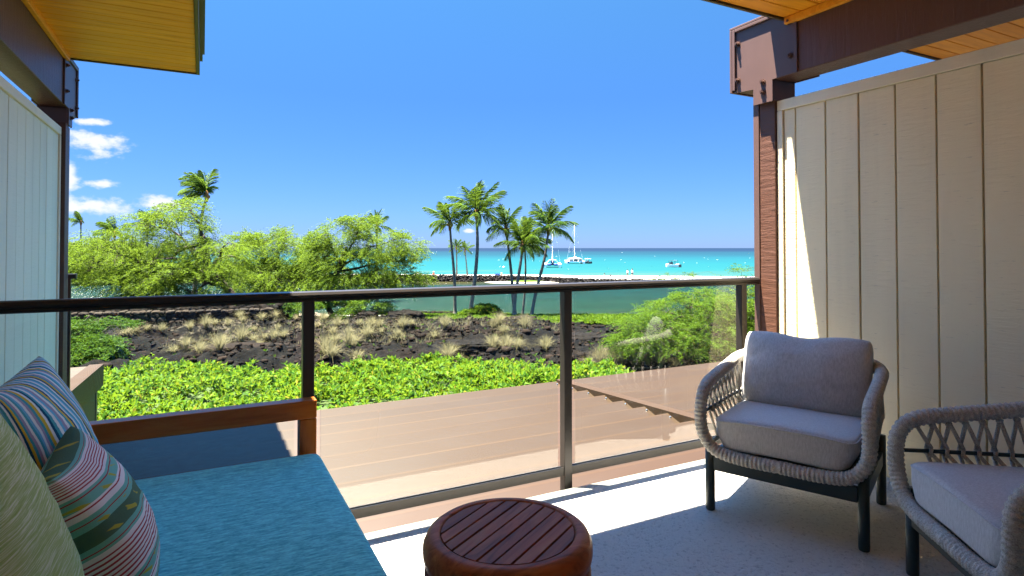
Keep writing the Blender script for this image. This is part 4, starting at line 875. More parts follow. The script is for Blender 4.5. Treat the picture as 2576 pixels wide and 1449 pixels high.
mesquite('feathery tree with a long branch drooping over the lagoon, nearest the palms', [(838, 795), (822, 755), (838, 705), (862, 655), (872, 620)], 47.5, .24,
         [(820, 600, 0), (900, 560, 0), (985, 605, 0), (1050, 650, 0), (930, 690, -1), (1040, 690, 0), (860, 700, -1), (800, 660, 0)],
         [(858, 592, 78, 44, 2.4, 0, 1), (905, 562, 52, 22, 1.8, 0, .35), (958, 612, 82, 42, 2.2, 0, .9), (1030, 622, 38, 34, 1.4, 0, .35), (890, 672, 95, 50, 2.2, -1, 1.05), (985, 690, 62, 34, 1.6, -.5, .5), (1050, 684, 26, 36, 1, 0, .22), (820, 640, 50, 50, 2, 0, .5), (840, 720, 70, 36, 1.8, -1, .5), (945, 718, 60, 30, 1.6, -1, .4)],
         290, 'mesquite_leaf', .14, .044, .92, 24, 14)
mesquite('low drooping green shrub hanging over the dry grass under the third tree', [(915, 815), (918, 790), (922, 770)], 45.5, .08, [(880, 770, 0), (960, 770, 0)],
         [(922, 772, 66, 26, 1.6, 0, 1), (880, 785, 34, 16, 1.2, -.3, .4), (960, 788, 30, 14, 1, 0, .3)], 75, 'bush_leaf', .16, .055, .5, 9, 10, 'green shrubs', 'shrub', 'drooping_shrub')
mesquite('dark green shrub on the stone wall under the broad spreading tree', [(420, 785), (418, 760)], 43, .08, [(360, 755, 0), (470, 755, 0)],
         [(350, 752, 70, 16, 1.4, 0, 1), (455, 765, 60, 14, 1.2, 0, .6)], 60, 'shrub_leaf', .17, .07, .5, 9, 10, 'green shrubs', 'shrub', 'wall_shrub')
mesquite('loose green bush at the right end of the stone wall', [(775, 805), (772, 775)], 43.5, .06, [(750, 770, 0), (800, 775, 0)],
         [(765, 772, 42, 22, 1.2, 0, 1), (700, 765, 40, 14, 1, .5, .5)], 40, 'shrub_leaf', .16, .06, .45, 9, 10, 'green shrubs', 'shrub', 'wall_shrub')
mesquite('large feathery bush behind the right end of the glass railing', [(1730, 905), (1725, 860), (1735, 810)], 24, .10, [(1650, 800, 0), (1800, 770, 0), (1720, 760, .5), (1860, 800, 0), (1600, 850, -.5), (1800, 860, -1)],
         [(1735, 772, 110, 44, 1.4, .3, 1.1), (1650, 818, 92, 42, 1.3, 0, 1), (1800, 820, 110, 62, 1.4, 0, 1.4), (1590, 868, 60, 26, .9, -.4, .5), (1880, 790, 70, 70, 1.3, .5, .9), (1700, 868, 110, 28, 1.0, -.8, .8), (1840, 875, 90, 30, 1.0, -.8, .7), (1760, 738, 70, 16, .8, .4, .3), (1985, 800, 70, 70, 1.4, .6, .6)],
         400, 'bush_leaf', .085, .026, .50, 20, 13, 'green shrubs', 'shrub', 'feathery_bush')
mesquite('thin feathery twig reaching above the handrail beside the right post', [(2010, 780), (1960, 725), (1905, 690)], 24.5, .03, [(1862, 682, 0), (1868, 700, 0)],
         [(1868, 676, 28, 7, .3, 0, 1), (1880, 702, 26, 7, .3, 0, .8), (1940, 700, 40, 20, .5, 0, .7)], 20, 'bush_leaf', .085, .022, .34, 9, 6, 'green shrubs', 'shrub', 'feathery_twig')
mesquite('pale creeper sprigs on top of the far breakwater', [(1690, 708), (1688, 700)], 60, .03, [(1665, 697, 0)],
         [(1690, 700, 60, 8, .6, 0, 1), (1745, 704, 40, 6, .6, 0, .5), (1800, 702, 50, 5, .6, 0, .5)], 22, 'bush_leaf', .2, .06, .55, 8, 6, 'green shrubs', 'shrub', 'creeper_sprig')
mesquite('dense dark green shrub beside the left wall, below the handrail', [(215, 925), (212, 890)], 25, .08, [(170, 850, 0), (250, 870, 0)],
         [(170, 845, 75, 40, 1.3, .5, 1.2), (235, 880, 62, 34, 1.2, 0, 1), (150, 895, 80, 40, 1.2, -.3, 1), (255, 905, 40, 22, .9, -.6, .5), (110, 850, 60, 60, 1.4, 0, .6), (300, 812, 40, 10, .6, 3, .2)], 330, 'shrub_leaf', .12, .05, .36, 12, 16, 'green shrubs', 'shrub', 'dense_shrub')
for lab, cx, cy, rx, ry, v in (('dense low tree on the far shore, against the left post', 175, 655, 42, 42, 120), ('rounded tree on the far shore under the small bent palm', 245, 640, 62, 42, 112), ('bushy tree on the far shore behind the broad tree', 330, 640, 70, 40, 116)):
    mesquite(lab, [(cx, 700), (cx, 675), (cx+3, 650)], v, .4, [(cx-25, cy, 0), (cx+25, cy, 0)], [(cx, cy, rx, ry, 4, 0, 1), (cx-rx*.5, cy+20, rx*.6, ry*.6, 3, -1, .5)], 130, 'far_leaf', .5, .22, 1.4, 10, 14, 'trees on the far shore', 'tree', 'shore_tree')

# --- palms
def frond_mesh(seed, droop, flat):
    r = np.random.RandomState(seed); n = 30; s = np.linspace(0, 1, n); x = s-.10*droop*s**3; z = .08*s-.55*droop*s**2.4; y = .05*r.randn()*s**2
    P = np.stack([x, y, z], -1); T = unit(np.gradient(P, axis=0)); m = MB(); m.tube([Vector(p) for p in P[::3]], [.014*(1-.8*i/9) for i in range(len(P[::3]))], 4)
    V0 = np.array(m.v); F0 = np.array([f for f in m.f if len(f) == 4]); Vs = [V0]; Fs = [F0]; off = len(V0)
    for sd in (1, -1):
        for rep in range(2):
            q = np.clip(s[4:]+r.uniform(-.012, .012, n-4)+rep*.017, .1, 1); Pq = np.stack([np.interp(q, s, P[:, i]) for i in range(3)], -1); Tq = unit(np.stack([np.interp(q, s, T[:, i]) for i in range(3)], -1))
            L = (.30*np.sin(np.pi*(q*.86+.1))**.7+.03)*r.uniform(.8, 1.1, len(q)); D = unit(Tq*.75+np.array([0, sd*.8, 0])+np.array([0, 0, .15-flat])+r.normal(0, .12, (len(q), 3)))
            S = unit(np.cross(D, Tq)+r.normal(0, .2, (len(q), 3))); S = unit(Tq*.7+S*.5); w = .024
            mid = Pq+D*L[:, None]*.5; tip = Pq+D*L[:, None]-np.array([0, 0, 1])*(L*.28*(1+droop))[:, None]
            Vq = np.stack([Pq-S*w*.35, Pq+S*w*.35, mid+S*w*.5, mid-S*w*.5, tip+S*.004, tip-S*.004], 1).reshape(-1, 3); b = np.arange(len(q))[:, None]*6+off
            Vs.append(Vq); Fs += [b+np.array([[0, 1, 2, 3]]), b+np.array([[3, 2, 4, 5]])]; off += len(Vq)
    return arr_mesh('frond', np.concatenate(Vs), np.concatenate(Fs), 'palm_leaf')
FR = [frond_mesh(i, d, f) for i, (d, f) in enumerate(((.25, .3), (.5, .4), (.8, .5), (1.15, .6), (.4, .25), (.9, .35)))]
def palm(label, trunk, v, r0, crown_px, flen, nfr, wind=(0, 0), dead=2, grp='palms by the lagoon', lean=None, seed=0):
    rr = random.Random(seed); base = PD(*trunk[0], v); t = thing('palm_tree', base, label, 'palm tree', grp)
    P = resample(catmull([PD(x, y, v) for x, y in trunk], 8), .16 if v < 70 else .5); n = len(P)
    rad = [r0*(1.0-.42*i/n+.55*max(0, 1-i*.16/.5)**2)*(1+.07*(i % 3 == 0)) for i in range(n)]
    MB().tube([p-base for p in P], rad, 10).build('trunk', 'palm_bark', t, True)
    top = P[-1]; c = top-base+Vector((0, 0, .1))
    MB().lathe([(r0*.55, -.55), (r0*.95, -.3), (r0*1.15, 0), (r0*.8, .35), (0, .6)], 10, tuple(c)).build('crown_shaft', 'palm_fibre', t, True)
    if v < 70:
        for k in range(7):
            a = rr.uniform(0, 6.28); MB().lathe([(0, -.13), (.09, -.06), (.10, .02), (.05, .11), (0, .13)], 8, tuple(c+Vector((.22*math.cos(a), .22*math.sin(a), rr.uniform(-.12, .1))))).build('coconut', 'coconut_husk', t, True)
    for k in range(nfr):
        f = k/(nfr-1); azi = k*2.39996+rr.uniform(-.35, .35)+seed; elv = math.radians(86-98*f+rr.uniform(-9, 9))
        d = Vector((math.cos(azi)*math.cos(elv), math.sin(azi)*math.cos(elv), math.sin(elv))); d += RV*wind[0]*(.4+f*.4)+Vector((0, 0, wind[1])); d.normalize()
        X = d; Zv = Vector((0, 0, 1))-X*X.z
        if Zv.length < .05: Zv = RV.copy()
        if wind[0]: Zv += -RV*wind[0]*.0
        Zv.normalize(); Yv = Zv.cross(X); mt = Matrix((X, Yv, Zv)).transposed().to_4x4()
        L = flen*rr.uniform(.86, 1.12)*(.75+.35*math.sin(math.pi*(f*.8+.15)))
        me = FR[(0, 0, 4, 1, 1, 2, 5, 2, 3, 3)[min(9, int(f*10))]]
        o = link('frond', me, t); o.matrix_local = Matrix.Translation(c+X*.1) @ mt @ Matrix.Rotation(rr.uniform(-.5, .5), 4, 'X') @ Matrix.Diagonal((L, L*rr.uniform(.8, 1.1), L, 1))
    return t
palm('slender palm leftmost of the lagoon group, with a curved dark trunk', [(1145, 792), (1144, 720), (1140, 660), (1134, 600), (1132, 568)], 51, .15, None, 2.1, 15, (-.35, .15), seed=1)
palm('tallest palm of the lagoon group, wide open crown', [(1180, 803), (1187, 760), (1196, 690), (1201, 620), (1200, 570), (1199, 542)], 49.5, .18, None, 2.65, 17, (-.05, .22), seed=2)
palm('palm leaning left behind the short palm, with yellowish fronds', [(1297, 797), (1290, 745), (1287, 697), (1282, 649), (1275, 595), (1273, 580)], 50.5, .15, None, 1.95, 12, (-.2, .22), seed=3)
palm('short palm in the middle of the right hand cluster, fullest crown', [(1293, 797), (1296, 745), (1304, 697), (1311, 652), (1314, 625)], 49, .16, None, 2.5, 16, (.12, .25), seed=4)
palm('thin palm trunk directly behind the short palm', [(1314, 797), (1320, 735), (1322, 680), (1321, 640), (1320, 622)], 51.5, .11, None, 1.9, 7, (.5, -.05), seed=5)
palm('rightmost palm of the lagoon group, leaning right over the moored boats', [(1336, 798), (1346, 745), (1358, 697), (1370, 649), (1377, 602), (1379, 580)], 49.5, .15, None, 2.3, 15, (.12, .2), seed=6)
palm('wind bent palm rising out of the broad spreading tree', [(490, 740), (498, 640), (505, 560), (512, 520), (519, 496)], 56, .18, None, 2.5, 20, (-1.3, .75), seed=7)
palm('small bent palm on the far shore, near the left post', [(203, 700), (204, 640), (203, 575), (203, 562)], 112, .18, None, 2.2, 13, (-1.2, .5), grp='far palms', seed=8)
palm('palm whose crown shows above the broad tree, under the low cloud', [(290, 700), (288, 620), (288, 592)], 82, .2, None, 2.6, 15, (-1.1, .35), grp='far palms', seed=9)
palm('half hidden palm crown right of the cloud, behind the broad tree', [(372, 700), (370, 620), (372, 568)], 88, .2, None, 2.3, 12, (-1.0, .4), grp='far palms', seed=10)
palm('palm crown standing behind the tree nearest the lagoon palms', [(948, 760), (948, 640), (948, 572)], 76, .2, None, 2.0, 15, (-.1, .1), grp='far palms', seed=11)
palm('small left palm of the pair on the beach', [(1149, 692), (1149, 650), (1148, 625)], 124, .16, None, 1.9, 13, (-.05, .2), grp='beach palms', seed=12)
palm('small right palm of the pair on the beach, trunk leaning', [(1176, 692), (1172, 650), (1170, 630)], 124, .14, None, 1.9, 12, (.1, .1), grp='beach palms', seed=13)

# --- dry grass tufts
def tuft_mesh(seed, n, h, spread):
    r = np.random.RandomState(seed); a = r.rand(n)*6.283; lean = np.abs(r.normal(0, spread, n)); L = h*r.uniform(.55, 1.1, n); R0 = r.uniform(0, .10, n)
    d = np.stack([np.cos(a), np.sin(a)], -1); V = []; w = .011; S = np.stack([-np.sin(a), np.cos(a), 0*a], -1)
    pts = []
    for s, ww in ((0, 1), (.4, .9), (.75, .6), (1, .15)):
        out = R0+L*np.sin(lean)*s**1.6*1.0+lean*.18*s**3*L; z = L*(s*np.cos(lean*.8*s)-.30*lean*s**3); c = np.concatenate([d*out[:, None], z[:, None]], 1)
        pts += [c-S*w*ww*.5, c+S*w*ww*.5]
    V = np.stack(pts, 1).reshape(-1, 3); b = np.arange(n)[:, None]*8; F = np.concatenate([b+np.array([[0, 1, 3, 2]]), b+np.array([[2, 3, 5, 4]]), b+np.array([[4, 5, 7, 6]])]); return arr_mesh('dry_grass_tuft', V, F, 'dry_grass_blade')
TF = [tuft_mesh(i, n, h, s) for i, (n, h, s) in enumerate(((340, .95, .50), (260, .75, .6), (300, 1.1, .38), (200, .6, .7), (380, .9, .45)))]
tufts = [(340, 838), (372, 832), (410, 836), (318, 846), (555, 882), (560, 866), (440, 888), (470, 880), (640, 858), (668, 856), (690, 852), (715, 850), (610, 862), (655, 868), (612, 812), (605, 800), (540, 820), (520, 826), (575, 818), (660, 808), (690, 806), (730, 800), (745, 808), (800, 822), (815, 812), (850, 824), (838, 842), (872, 822), (880, 838), (905, 820), (935, 826), (955, 822), (1015, 830), (1010, 820), (1035, 826),
         (845, 862), (892, 870), (878, 868), (1005, 860), (1000, 848), (925, 850), (835, 900), (820, 890), (900, 905), (1255, 822), (1243, 826), (1268, 838), (1320, 828), (1092, 848), (1240, 882), (1272, 880), (1302, 876), (1180, 905), (1160, 906), (1130, 908), (1372, 884), (1535, 905), (1510, 915), (1560, 912), (1590, 905), (1630, 918), (1480, 922), (1660, 925), (1700, 920), (1540, 925), (700, 830), (640, 832), (480, 830), (780, 870), (770, 840), (505, 890), (960, 838), (1120, 826)]
for i, (px, py) in enumerate(tufts):
    # walk out along the sight line until it meets the ground
    v = 19.5
    while v < 56:
        p = PD(px, py, v); u = (px-1288)/FPX*v
        if p.z < float(ground_z(u, v)): break
        v += .1
    g = W(u, v, float(ground_z(u, v))-.03); o = link('dry_grass_tuft', TF[i % 5], None, g); s = random.uniform(.45, 1.0)*(1.0 if v < 33 else .9); o.scale = (s*1.2, s*1.2, s); o.rotation_euler = (0, 0, random.uniform(0, 6.28))
    tag(o, 'pale dry grass tuft growing between the dark lava rocks', 'grass tuft', 'dry grass tufts on the lava')
# finer dry stems and low weeds between the tufts
n = 1500; u = RNG.uniform(-19, 3, n); v = RNG.uniform(30, 48, n); ok = fbm(u*.13+1, v*.22+4, 3, 20)+.12*RNG.rand(n) > .56; u, v = u[ok], v[ok]; P = to_world(u, v, ground_z(u, v)); k = 6
Pr = np.repeat(P, k, 0)+RNG.normal(0, .06, (len(P)*k, 3))*np.array([1, 1, 0]); D = RNG.normal(0, .35, (len(Pr), 3)); D[:, 2] = 1; Vs, Fs = strip_arrays(Pr, D, RNG.uniform(.15, .42, len(Pr)), .02)
tag(link('dry_grass', arr_mesh('dry_grass', Vs, Fs, 'dry_grass_blade')), 'sparse dry grass stems over the sandy lava ground', None, None, 'stuff')
n = 420; u = RNG.uniform(-16, 9, n); v = RNG.uniform(22, 46, n); P = to_world(u, v, ground_z(u, v)+.02); Vs, Fs = rosettes(P, 7, .14, .05, (0, 1.2), np.array([0, 0, .3]))
tag(link('weeds', arr_mesh('weeds', Vs, Fs, 'shrub_leaf')), 'small green weeds dotted over the lava', None, None, 'stuff')
# --- whitecaps
n = 150; v = 10**RNG.uniform(2.24, 3.05, n); u = RNG.uniform(-.35, .75, n)*v; L = RNG.uniform(.10, .42, n)*(v/200)**.7; Wd = L*RNG.uniform(.5, 1.2, n)
V4 = []; 
for j in range(6):
    a = 2*math.pi*j/6; V4.append(to_world(u+np.cos(a)*L*(1+.3*RNG.randn(n)*.5), v+np.sin(a)*Wd, np.full(n, SEA+.02+.05*(j in (4, 5)))+(.10*L if j in (1, 2) else 0)))
V = np.stack(V4, 1).reshape(-1, 3); b = np.arange(n)[:, None]*6; tag(link('whitecaps', arr_mesh('whitecaps', V, np.concatenate([b+np.array([[0, 1, 2, 3]]), b+np.array([[0, 3, 4, 5]])]), 'foam')), 'small white wave crests on the turquoise sea', None, None, 'stuff')

# ================================================================ BOATS, PEOPLE, BEACH THINGS
def hull_mesh(mb, cx, L, Wd, H, y0, bow=1, n=9, flare=.75):
    """lofted hull: stern at y0, bow at y0+bow*L, waterline z=0, sheer at H"""
    secs = []
    for i in range(n+1):
        s = i/n; w = Wd/2*(1-max(0, (s-.35)/.65)**2.2)*(.86+.14*min(1, s*4)); w = max(w, .02); sh = H*(1+.22*s*s); y = y0+bow*L*s
        secs.append([(cx-w, y, sh), (cx-w*flare, y, .15), (cx-w*.35, y, -.35), (cx+w*.35, y, -.35), (cx+w*flare, y, .15), (cx+w, y, sh)])
    vs = [p for s in secs for p in s]; fs = []
    for i in range(n):
        for j in range(6): a = i*6+j; b = i*6+(j+1) % 6; fs.append((a, b, b+6, a+6))
    fs += [tuple(range(5, -1, -1)), tuple(range(n*6, n*6+6))]; mb.add(vs, fs)
def boat_at(px, py, name, label, rz=0.0, group=None):
    v = FPX*(EYE-SEA)/(py-624.0); return thing(name, W((px-1288)/FPX*v, v, SEA), label, 'boat', group, -YAW+rz), v/FPX
def catamaran(px, py, label, beam, mast_h, spr, covers, rz):
    t, k = boat_at(px, py, 'catamaran', label, rz, 'moored catamarans'); hw = beam/2-.55; L = 11.5
    for sx in (-1, 1):
        m = MB(); hull_mesh(m, sx*hw, L, 1.25, 1.15, -4.5); m.build('hull', 'white_gelcoat', t)
    if covers is None:
        for sx in (-1, 1): MB().box(sx*hw-.30, sx*hw+.30, -4.53, -4.505, .25, 1.0).build('stern_panel', 'boat_blue' if sx < 0 else 'white_gelcoat', t)
        MB().prism([(-hw+.3, -3.2, .95), (hw-.3, -3.2, .95), (hw-.5, -2.9, 1.35), (hw-1.2, -2.6, 2.35), (-hw+1.2, -2.6, 2.35), (-hw+.5, -2.9, 1.35)], (0, 5.5, 0)).build('cabin', 'white_gelcoat', t, bevel=.05)
        for sx in (-1, 1):
            m = MB()
            for q in range(5): m.box(sx*2.0-.72+q*.3, sx*2.0-.72+q*.3+.22, -3.30, -3.2, 1.35, 1.95)
            m.build('window', 'boat_window', t)
            MB().box(sx*2.0-1.0, sx*2.0+.85, -3.6, -2.2, 2.02, 2.12).build('cabin_roof', 'white_gelcoat', t)
        MB().box(-.95, .95, -3.34, -3.21, 1.0, 2.1).build('door', 'boat_window', t)
        MB().box(-.85, .85, -3.36, -3.345, .62, .94).build('name_board', 'boat_tan', t); MB().box(-hw, hw, -3.4, 4.0, .62, .97).build('bridge_deck', 'white_gelcoat', t)
        MB().lathe([(.42, 2.3), (.38, 2.9), (.2, 3.1)], 10, (0, -.6, 0)).build('sail_cover', 'white_gelcoat', t); MB().box(-1.2, 1.2, -1.6, 1.0, 2.36, 2.46).build('flybridge', 'white_gelcoat', t)
    else:
        MB().box(-hw, hw, -3.0, 4.0, .80, 1.12).build('bridge_deck', 'white_gelcoat', t)
        for x in (-1.15, 1.15):
            superbox(.78, .9, .42, .6, .6, 16, 10).build('blue_cover', 'boat_blue', t, True, (x, -3.4, .98))
        MB().box(-.40, .40, -3.5, -3.3, .72, 1.8).build('companionway', 'boat_dark', t); MB().box(-.62, -.30, -3.55, -3.3, 1.5, 2.15).box(.3, .62, -3.55, -3.3, 1.5, 2.15).build('locker', 'boat_blue', t)
        m = MB()
        for x in (-1, 1):
            m.tube([(x*hw, -3.8, 1.1), (x*hw*.7, -3.3, 1.95), (x*.9, -3.0, 2.6)], .045, 5); m.tube([(x*hw*1.1, 3, 1.2), (x*hw*1.1, -4.2, 1.75)], .03, 4)
        m.build('rail', 'alloy', t)
        MB().box(-1.3, 1.3, -3.2, -.6, 2.55, 2.63).build('bimini', 'white_gelcoat', t)
        for x in (-.5, -.2, .25): MB().lathe([(.13, 0), (.16, .35), (.14, .6), (.09, .75), (0, .85)], 8, (x, -3.0, 1.75)).build('equipment', 'boat_dark', t)
    MB().tube([(0, .3, .9), (0, .3, mast_h*.6), (0, .3, mast_h)], [.15, .12, .08], 8).build('mast', 'white_gelcoat', t, True)
    MB().tube([(0, .2, 2.7), (0, -4.2, 2.9)], [.16, .13], 8).build('boom', 'white_gelcoat', t, True)
    m = MB()
    for z in spr: m.box(-1.75, 1.75, .26, .34, z-.035, z+.035)
    m.build('spreader', 'alloy', t)
    m = MB()
    for sx in (-1, 1): m.tube([(sx*(hw+.25), -.6, 1.2), (sx*1.75, .3, spr[0]), (0, .3, mast_h*.93)], .022, 4)
    m.tube([(0, 6.5, 1.3), (0, .3, mast_h*.95)], .022, 4); m.build('rigging', 'alloy', t)
    return t
catamaran(1389.5, 671.8, 'white sailing catamaran with two blue covers on its stern, nearest the palms', 6.2, 13.6, (8.6, 12.9), True, -.05)
catamaran(1445.5, 662.9, 'larger white sailing catamaran with cabin windows and tall mast', 7.9, 18.2, (9.4,), None, .05)
t, k = boat_at(1478.5, 662.9, 'tender_boat', 'small dark tender with a white canopy beside the larger catamaran', .5)
m = MB(); hull_mesh(m, 0, 4.4, 2.0, .75, -2.2); m.build('hull', 'boat_dark', t)
MB().box(-1.0, 1.0, -1.3, .9, 2.05, 2.17).build('canopy', 'white_gelcoat', t, bevel=.04); m = MB()
for x in (-.85, .85):
    for y in (-1.2, .8): m.tube([(x, y, .6), (x, y, 2.06)], .04, 5)
m.build('canopy_frame', 'alloy', t); MB().box(-.4, .4, -.4, .3, .5, 1.35).build('console', 'boat_window', t); MB().tube([(-.9, -.9, 2.1), (-.95, -.9, 3.1)], .02, 4).build('aerial', 'alloy', t)
MB().box(-.22, .22, -2.6, -2.2, -.2, 1.0).build('outboard_motor', 'boat_dark', t, bevel=.05)
t, k = boat_at(1693, 671.7, 'motorboat', 'white motorboat with a dark hard top, alone on the right', .75)
m = MB(); hull_mesh(m, 0, 5.6, 2.2, .95, -2.6); m.build('hull', 'white_gelcoat', t)
MB().box(-.95, .95, -1.5, 1.3, 2.18, 2.30).build('hard_top', 'boat_dark', t, bevel=.04); m = MB()
for x in (-.88, .88):
    for y in (-1.4, -.1, 1.2): m.tube([(x, y, .8), (x*.98, y, 2.2)], .05, 5)
m.build('top_frame', 'boat_dark', t); MB().box(-.7, .7, .4, 1.2, .85, 1.75).build('windscreen', 'boat_window', t, bevel=.04); MB().box(-.8, .8, -2.0, -1.2, .7, 1.15).build('seat', 'white_gelcoat', t, bevel=.05)
for x in (-.38, .38): MB().box(x-.2, x+.2, -3.05, -2.62, -.25, 1.0).build('outboard_motor', 'boat_dark', t, bevel=.06)
for x in (-.7, 0, .7): MB().tube([(x, -.9, 2.3), (x, -.9, 2.62)], .04, 5).build('rod_holder', 'white_gelcoat', t)
v = FPX*(EYE-SEA)/(673.5-624); t = MB().lathe([(0, -.1), (.3, 0), (.38, .2), (.28, .42), (.06, .5), (0, .62)], 12).build('mooring_buoy', 'white_gelcoat', None, True, W((1267-1288)/FPX*v, v, SEA)); tag(t, 'white mooring buoy on the water above the blue beach chairs', 'buoy')
# ---- people: one skinned body each, clothes and hair as children
def skin_body(name, J, E, parent, mat='skin'):
    me = bpy.data.meshes.new(name); me.from_pydata([j[0] for j in J], E, []); me.materials.append(MT[mat]); o = link(name, me, parent)
    o.modifiers.new('skin', 'SKIN'); s = o.modifiers.new('smooth', 'SUBSURF'); s.levels = s.render_levels = 2
    for i, j in enumerate(J):
        sv = me.skin_vertices[0].data[i]; sv.radius = (j[1], j[1]*(j[2] if len(j) > 2 else 1)); sv.use_root = i == 0
    return o
def person(px, v, z, h, label, stride=.25, sit=False, top=None, bottom='cloth_black', hat=None, rz=0.0, long_hair=False, py=None):
    t = thing('person', W((px-1288)/FPX*v, v, z), label, 'person', 'people on the beach', -YAW+rz); s = h/1.72
    if sit:
        hip = .18; kn = [(.12, .42, .48), (-.12, .42, .46)]; ft = [(.13, .70, .06), (-.13, .68, .06)]; hd = 0.0; hipy = 0
    else:
        hip = .92; kn = [(.10, .18*stride*2, .48), (-.10, -.12*stride*2, .50)]; ft = [(.10, .55*stride, .07), (-.10, -.85*stride, .09)]
    b = hip-.92; S = lambda *a: tuple(x*s for x in a)
    J = [(S(0, 0, .95+b), .125*s, .75), (S(0, .01, 1.14+b), .115*s, .75), (S(0, .0, 1.36+b), .135*s, .7), (S(0, .01, 1.48+b), .055*s), (S(0, .03, 1.60+b), .085*s), (S(0, .03, 1.68+b), .07*s),
         (S(.19, 0, 1.40+b), .055*s), (S(.25, -.05, 1.13+b), .042*s), (S(.25, .13, .93+b), .032*s), (S(.25, .19, .86+b), .035*s), (S(-.19, 0, 1.40+b), .055*s), (S(-.25, .02, 1.13+b), .042*s), (S(-.24, .16, .95+b), .032*s), (S(-.24, .22, .88+b), .035*s),
         (S(.10, 0, .86+b), .085*s), (S(*kn[0]), .055*s), (S(*ft[0]), .038*s), (S(ft[0][0], ft[0][1]+.16, .03), .035*s), (S(-.10, 0, .86+b), .085*s), (S(*kn[1]), .055*s), (S(*ft[1]), .038*s), (S(ft[1][0], ft[1][1]+.16, .03), .035*s)]
    E = [(0, 1), (1, 2), (2, 3), (3, 4), (4, 5), (2, 6), (6, 7), (7, 8), (8, 9), (2, 10), (10, 11), (11, 12), (12, 13), (0, 14), (14, 15), (15, 16), (16, 17), (0, 18), (18, 19), (19, 20), (20, 21)]
    skin_body('body', J, E, t)
    MB().lathe([(.02*s, 1.50*s+b*s), (.105*s, 1.56*s+b*s), (.115*s, 1.66*s+b*s), (.07*s, 1.74*s+b*s), (0, 1.76*s+b*s)], 12, (0, .0, 0)).build('hair', 'hair_dark', t, True)
    if long_hair: MB().tube([S(0, -.08, 1.62+b), S(0, -.11, 1.48+b), S(0, -.12, 1.32+b)], [.09*s, .085*s, .03*s], 8).build('hair', 'hair_dark', t, True)
    if hat: MB().lathe([(.20*s, 1.66*s+b*s), (.19*s, 1.675*s+b*s), (.12*s, 1.68*s+b*s), (.11*s, 1.78*s+b*s), (0, 1.80*s+b*s)], 12, (0, .02*s, 0)).build('hat', hat, t, True)
    if top: MB().lathe([(.165*s, .92*s+b*s), (.175*s, 1.05*s+b*s), (.165*s, 1.2*s+b*s), (.20*s, 1.40*s+b*s), (.08*s, 1.49*s+b*s)], 14).build('shirt', top, t, True)
    if not sit:
        m = MB()
        for sx, kk in ((.10, kn[0]), (-.10, kn[1])): m.tube([S(sx, 0, .98), S(sx, 0, .86), S(kk[0], kk[1]*.7, .60)], [.13*s, .125*s, .095*s], 10)
        m.build('shorts', bottom, t, True)
    else: MB().tube([S(0, -.02, .10), S(0, .0, .20), S(0, .0, .26)], [.17*s, .17*s, .15*s], 10).build('swimwear', bottom, t, True)
    return t
def sand_z(py, v): return EYE-(py-624)/FPX*v
person(1578.3, 127, -4.93, 1.62, 'woman walking in dark swimwear with a white wrap, left of the strolling pair', .28, top='cloth_white', bottom='cloth_black', rz=1.4, long_hair=True)
person(1590.0, 128, -4.94, 1.76, 'man walking in white shirt, dark shorts and dark cap, right of the strolling pair', .40, top='cloth_white', bottom='cloth_navy', hat='hair_dark', rz=-1.4)
person(1186, 124.5, -4.83, 1.35, 'dark haired person sitting on the beach between the two left palm trunks', 0, True, None, 'cloth_black', None, 2.6, True)
person(1091, 124.5, -4.55, 1.6, 'person in a pale hat behind the breakwater, beside the drooping branch', 0, True, 'cloth_red', 'cloth_black', 'hat_straw', .4)
person(1261.8, 124, -4.84, 1.7, 'person in a straw hat next to the blue beach chairs', 0, True, None, 'cloth_black', 'hat_straw', .3)
person(1252.3, 124, -4.84, 1.5, 'person sitting low between the blue beach chairs', 0, True, 'cloth_navy', 'cloth_black', None, 3.0)
person(1050, 126, -4.6, 1.5, 'person in a white top sitting half hidden by the drooping branch', 0, True, 'cloth_white', 'cloth_black', None, .8)
v = FPX*(EYE-SEA)/(690.0-624); person(1520.8, v, SEA-1.42, 1.75, 'swimmer with only dark haired head above the water near the strolling pair', .05, False, None, 'cloth_black', None, 0)
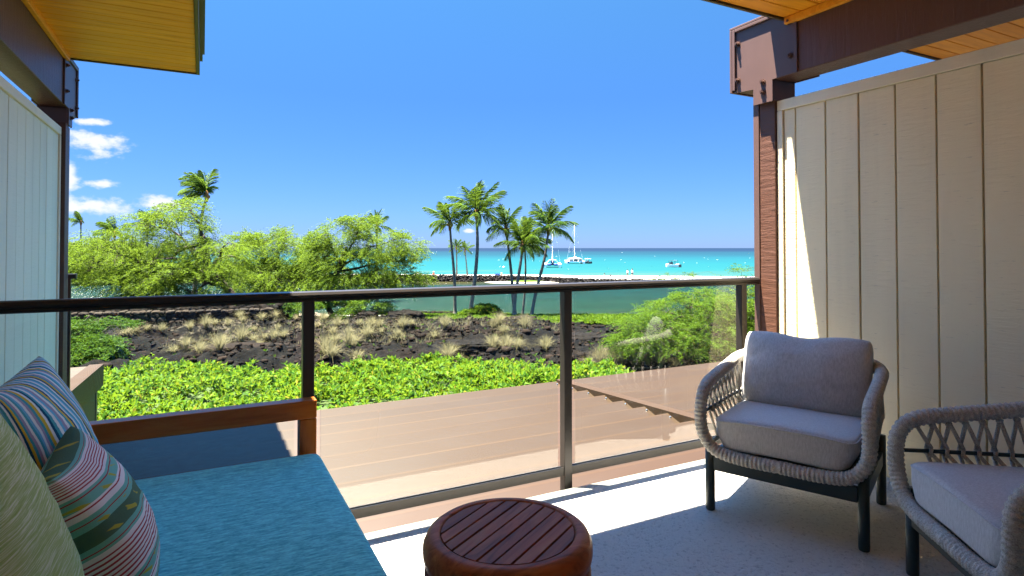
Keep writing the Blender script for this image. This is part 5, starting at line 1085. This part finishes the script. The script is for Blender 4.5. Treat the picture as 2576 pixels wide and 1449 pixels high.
def beach_chair(px, v, z, label, rz):
    t = thing('beach_chair', W((px-1288)/FPX*v, v, z), label, 'beach chair', 'blue beach chairs', -YAW+rz)
    MB().box(-.28, .28, -.25, .28, .22, .26).build('seat', 'chair_blue', t); o = MB().box(-.28, .28, -.02, .02, 0, .62).build('backrest', 'chair_blue', t, loc=(0, -.25, .24)); o.rotation_euler = (math.radians(18), 0, 0)
    for x in (-.28, .28):
        for y in (-.25, .26): MB().tube([(x, y, -.02), (x, y, .24)], .018, 5).build('leg', 'alloy', t)
        MB().tube([(x, -.3, .48), (x, .25, .46)], .02, 5).build('armrest', 'alloy', t)
beach_chair(1246, 124, -4.84, 'left blue beach chair on the sand above the breakwater', .5); beach_chair(1256, 124, -4.84, 'right blue beach chair beside the person in a straw hat', -.2)
t = thing('beach_sign', W((1535.7-1288)/FPX*121, 121, -4.88), 'small grey sign on a post in the sand above the breakwater', 'sign', None, -YAW); MB().box(-.22, .22, -.02, .02, .35, .75).build('sign_board', 'boat_window', t); MB().box(-.03, .03, -.02, .02, -.05, .36).build('post', 'boat_window', t)
# far shore kayaks, and a dark hut added as shade under the trees
t = thing('shade_hut', W(-.762*122+1.2, 122, -4.6), 'dark open sided hut standing in for the shade under the far shore trees', 'hut', None, -YAW)
for x in (-2, 0, 2): MB().box(x-.12, x+.12, -.1, .1, 0, 2.4).build('post', 'boat_dark', t)
MB().prism([(-3, -2, 2.4), (3, -2, 2.4), (3, 0, 3.4), (-3, 0, 3.4)], (0, 0, -.15)).prism([(-3, 2, 2.4), (3, 2, 2.4), (3, 0, 3.4), (-3, 0, 3.4)], (0, 0, -.15)).build('roof', 'dark_support', t); MB().box(-2.5, 2.5, -.2, .2, .5, 1.0).build('counter', 'boat_tan', t)
for px, lab, rz in ((172, 'purple kayak on the far shore grass, nearest the left post', .0), (198, 'second purple kayak on the far shore grass', .15)):
    vv_ = 113; t = thing('kayak', W((px-1288)/FPX*vv_, vv_, -4.35), lab, 'kayak', 'kayaks on the far shore', -YAW+rz+math.pi/2)
    m = MB(); hull_mesh(m, 0, 1.9, .75, .3, 0); hull_mesh(m, 0, 1.9, .75, .3, 0, -1); m.build('hull', 'kayak_purple', t); MB().lathe([(.25, .30), (.22, .36), (.16, .32)], 10).build('cockpit', 'boat_dark', t)
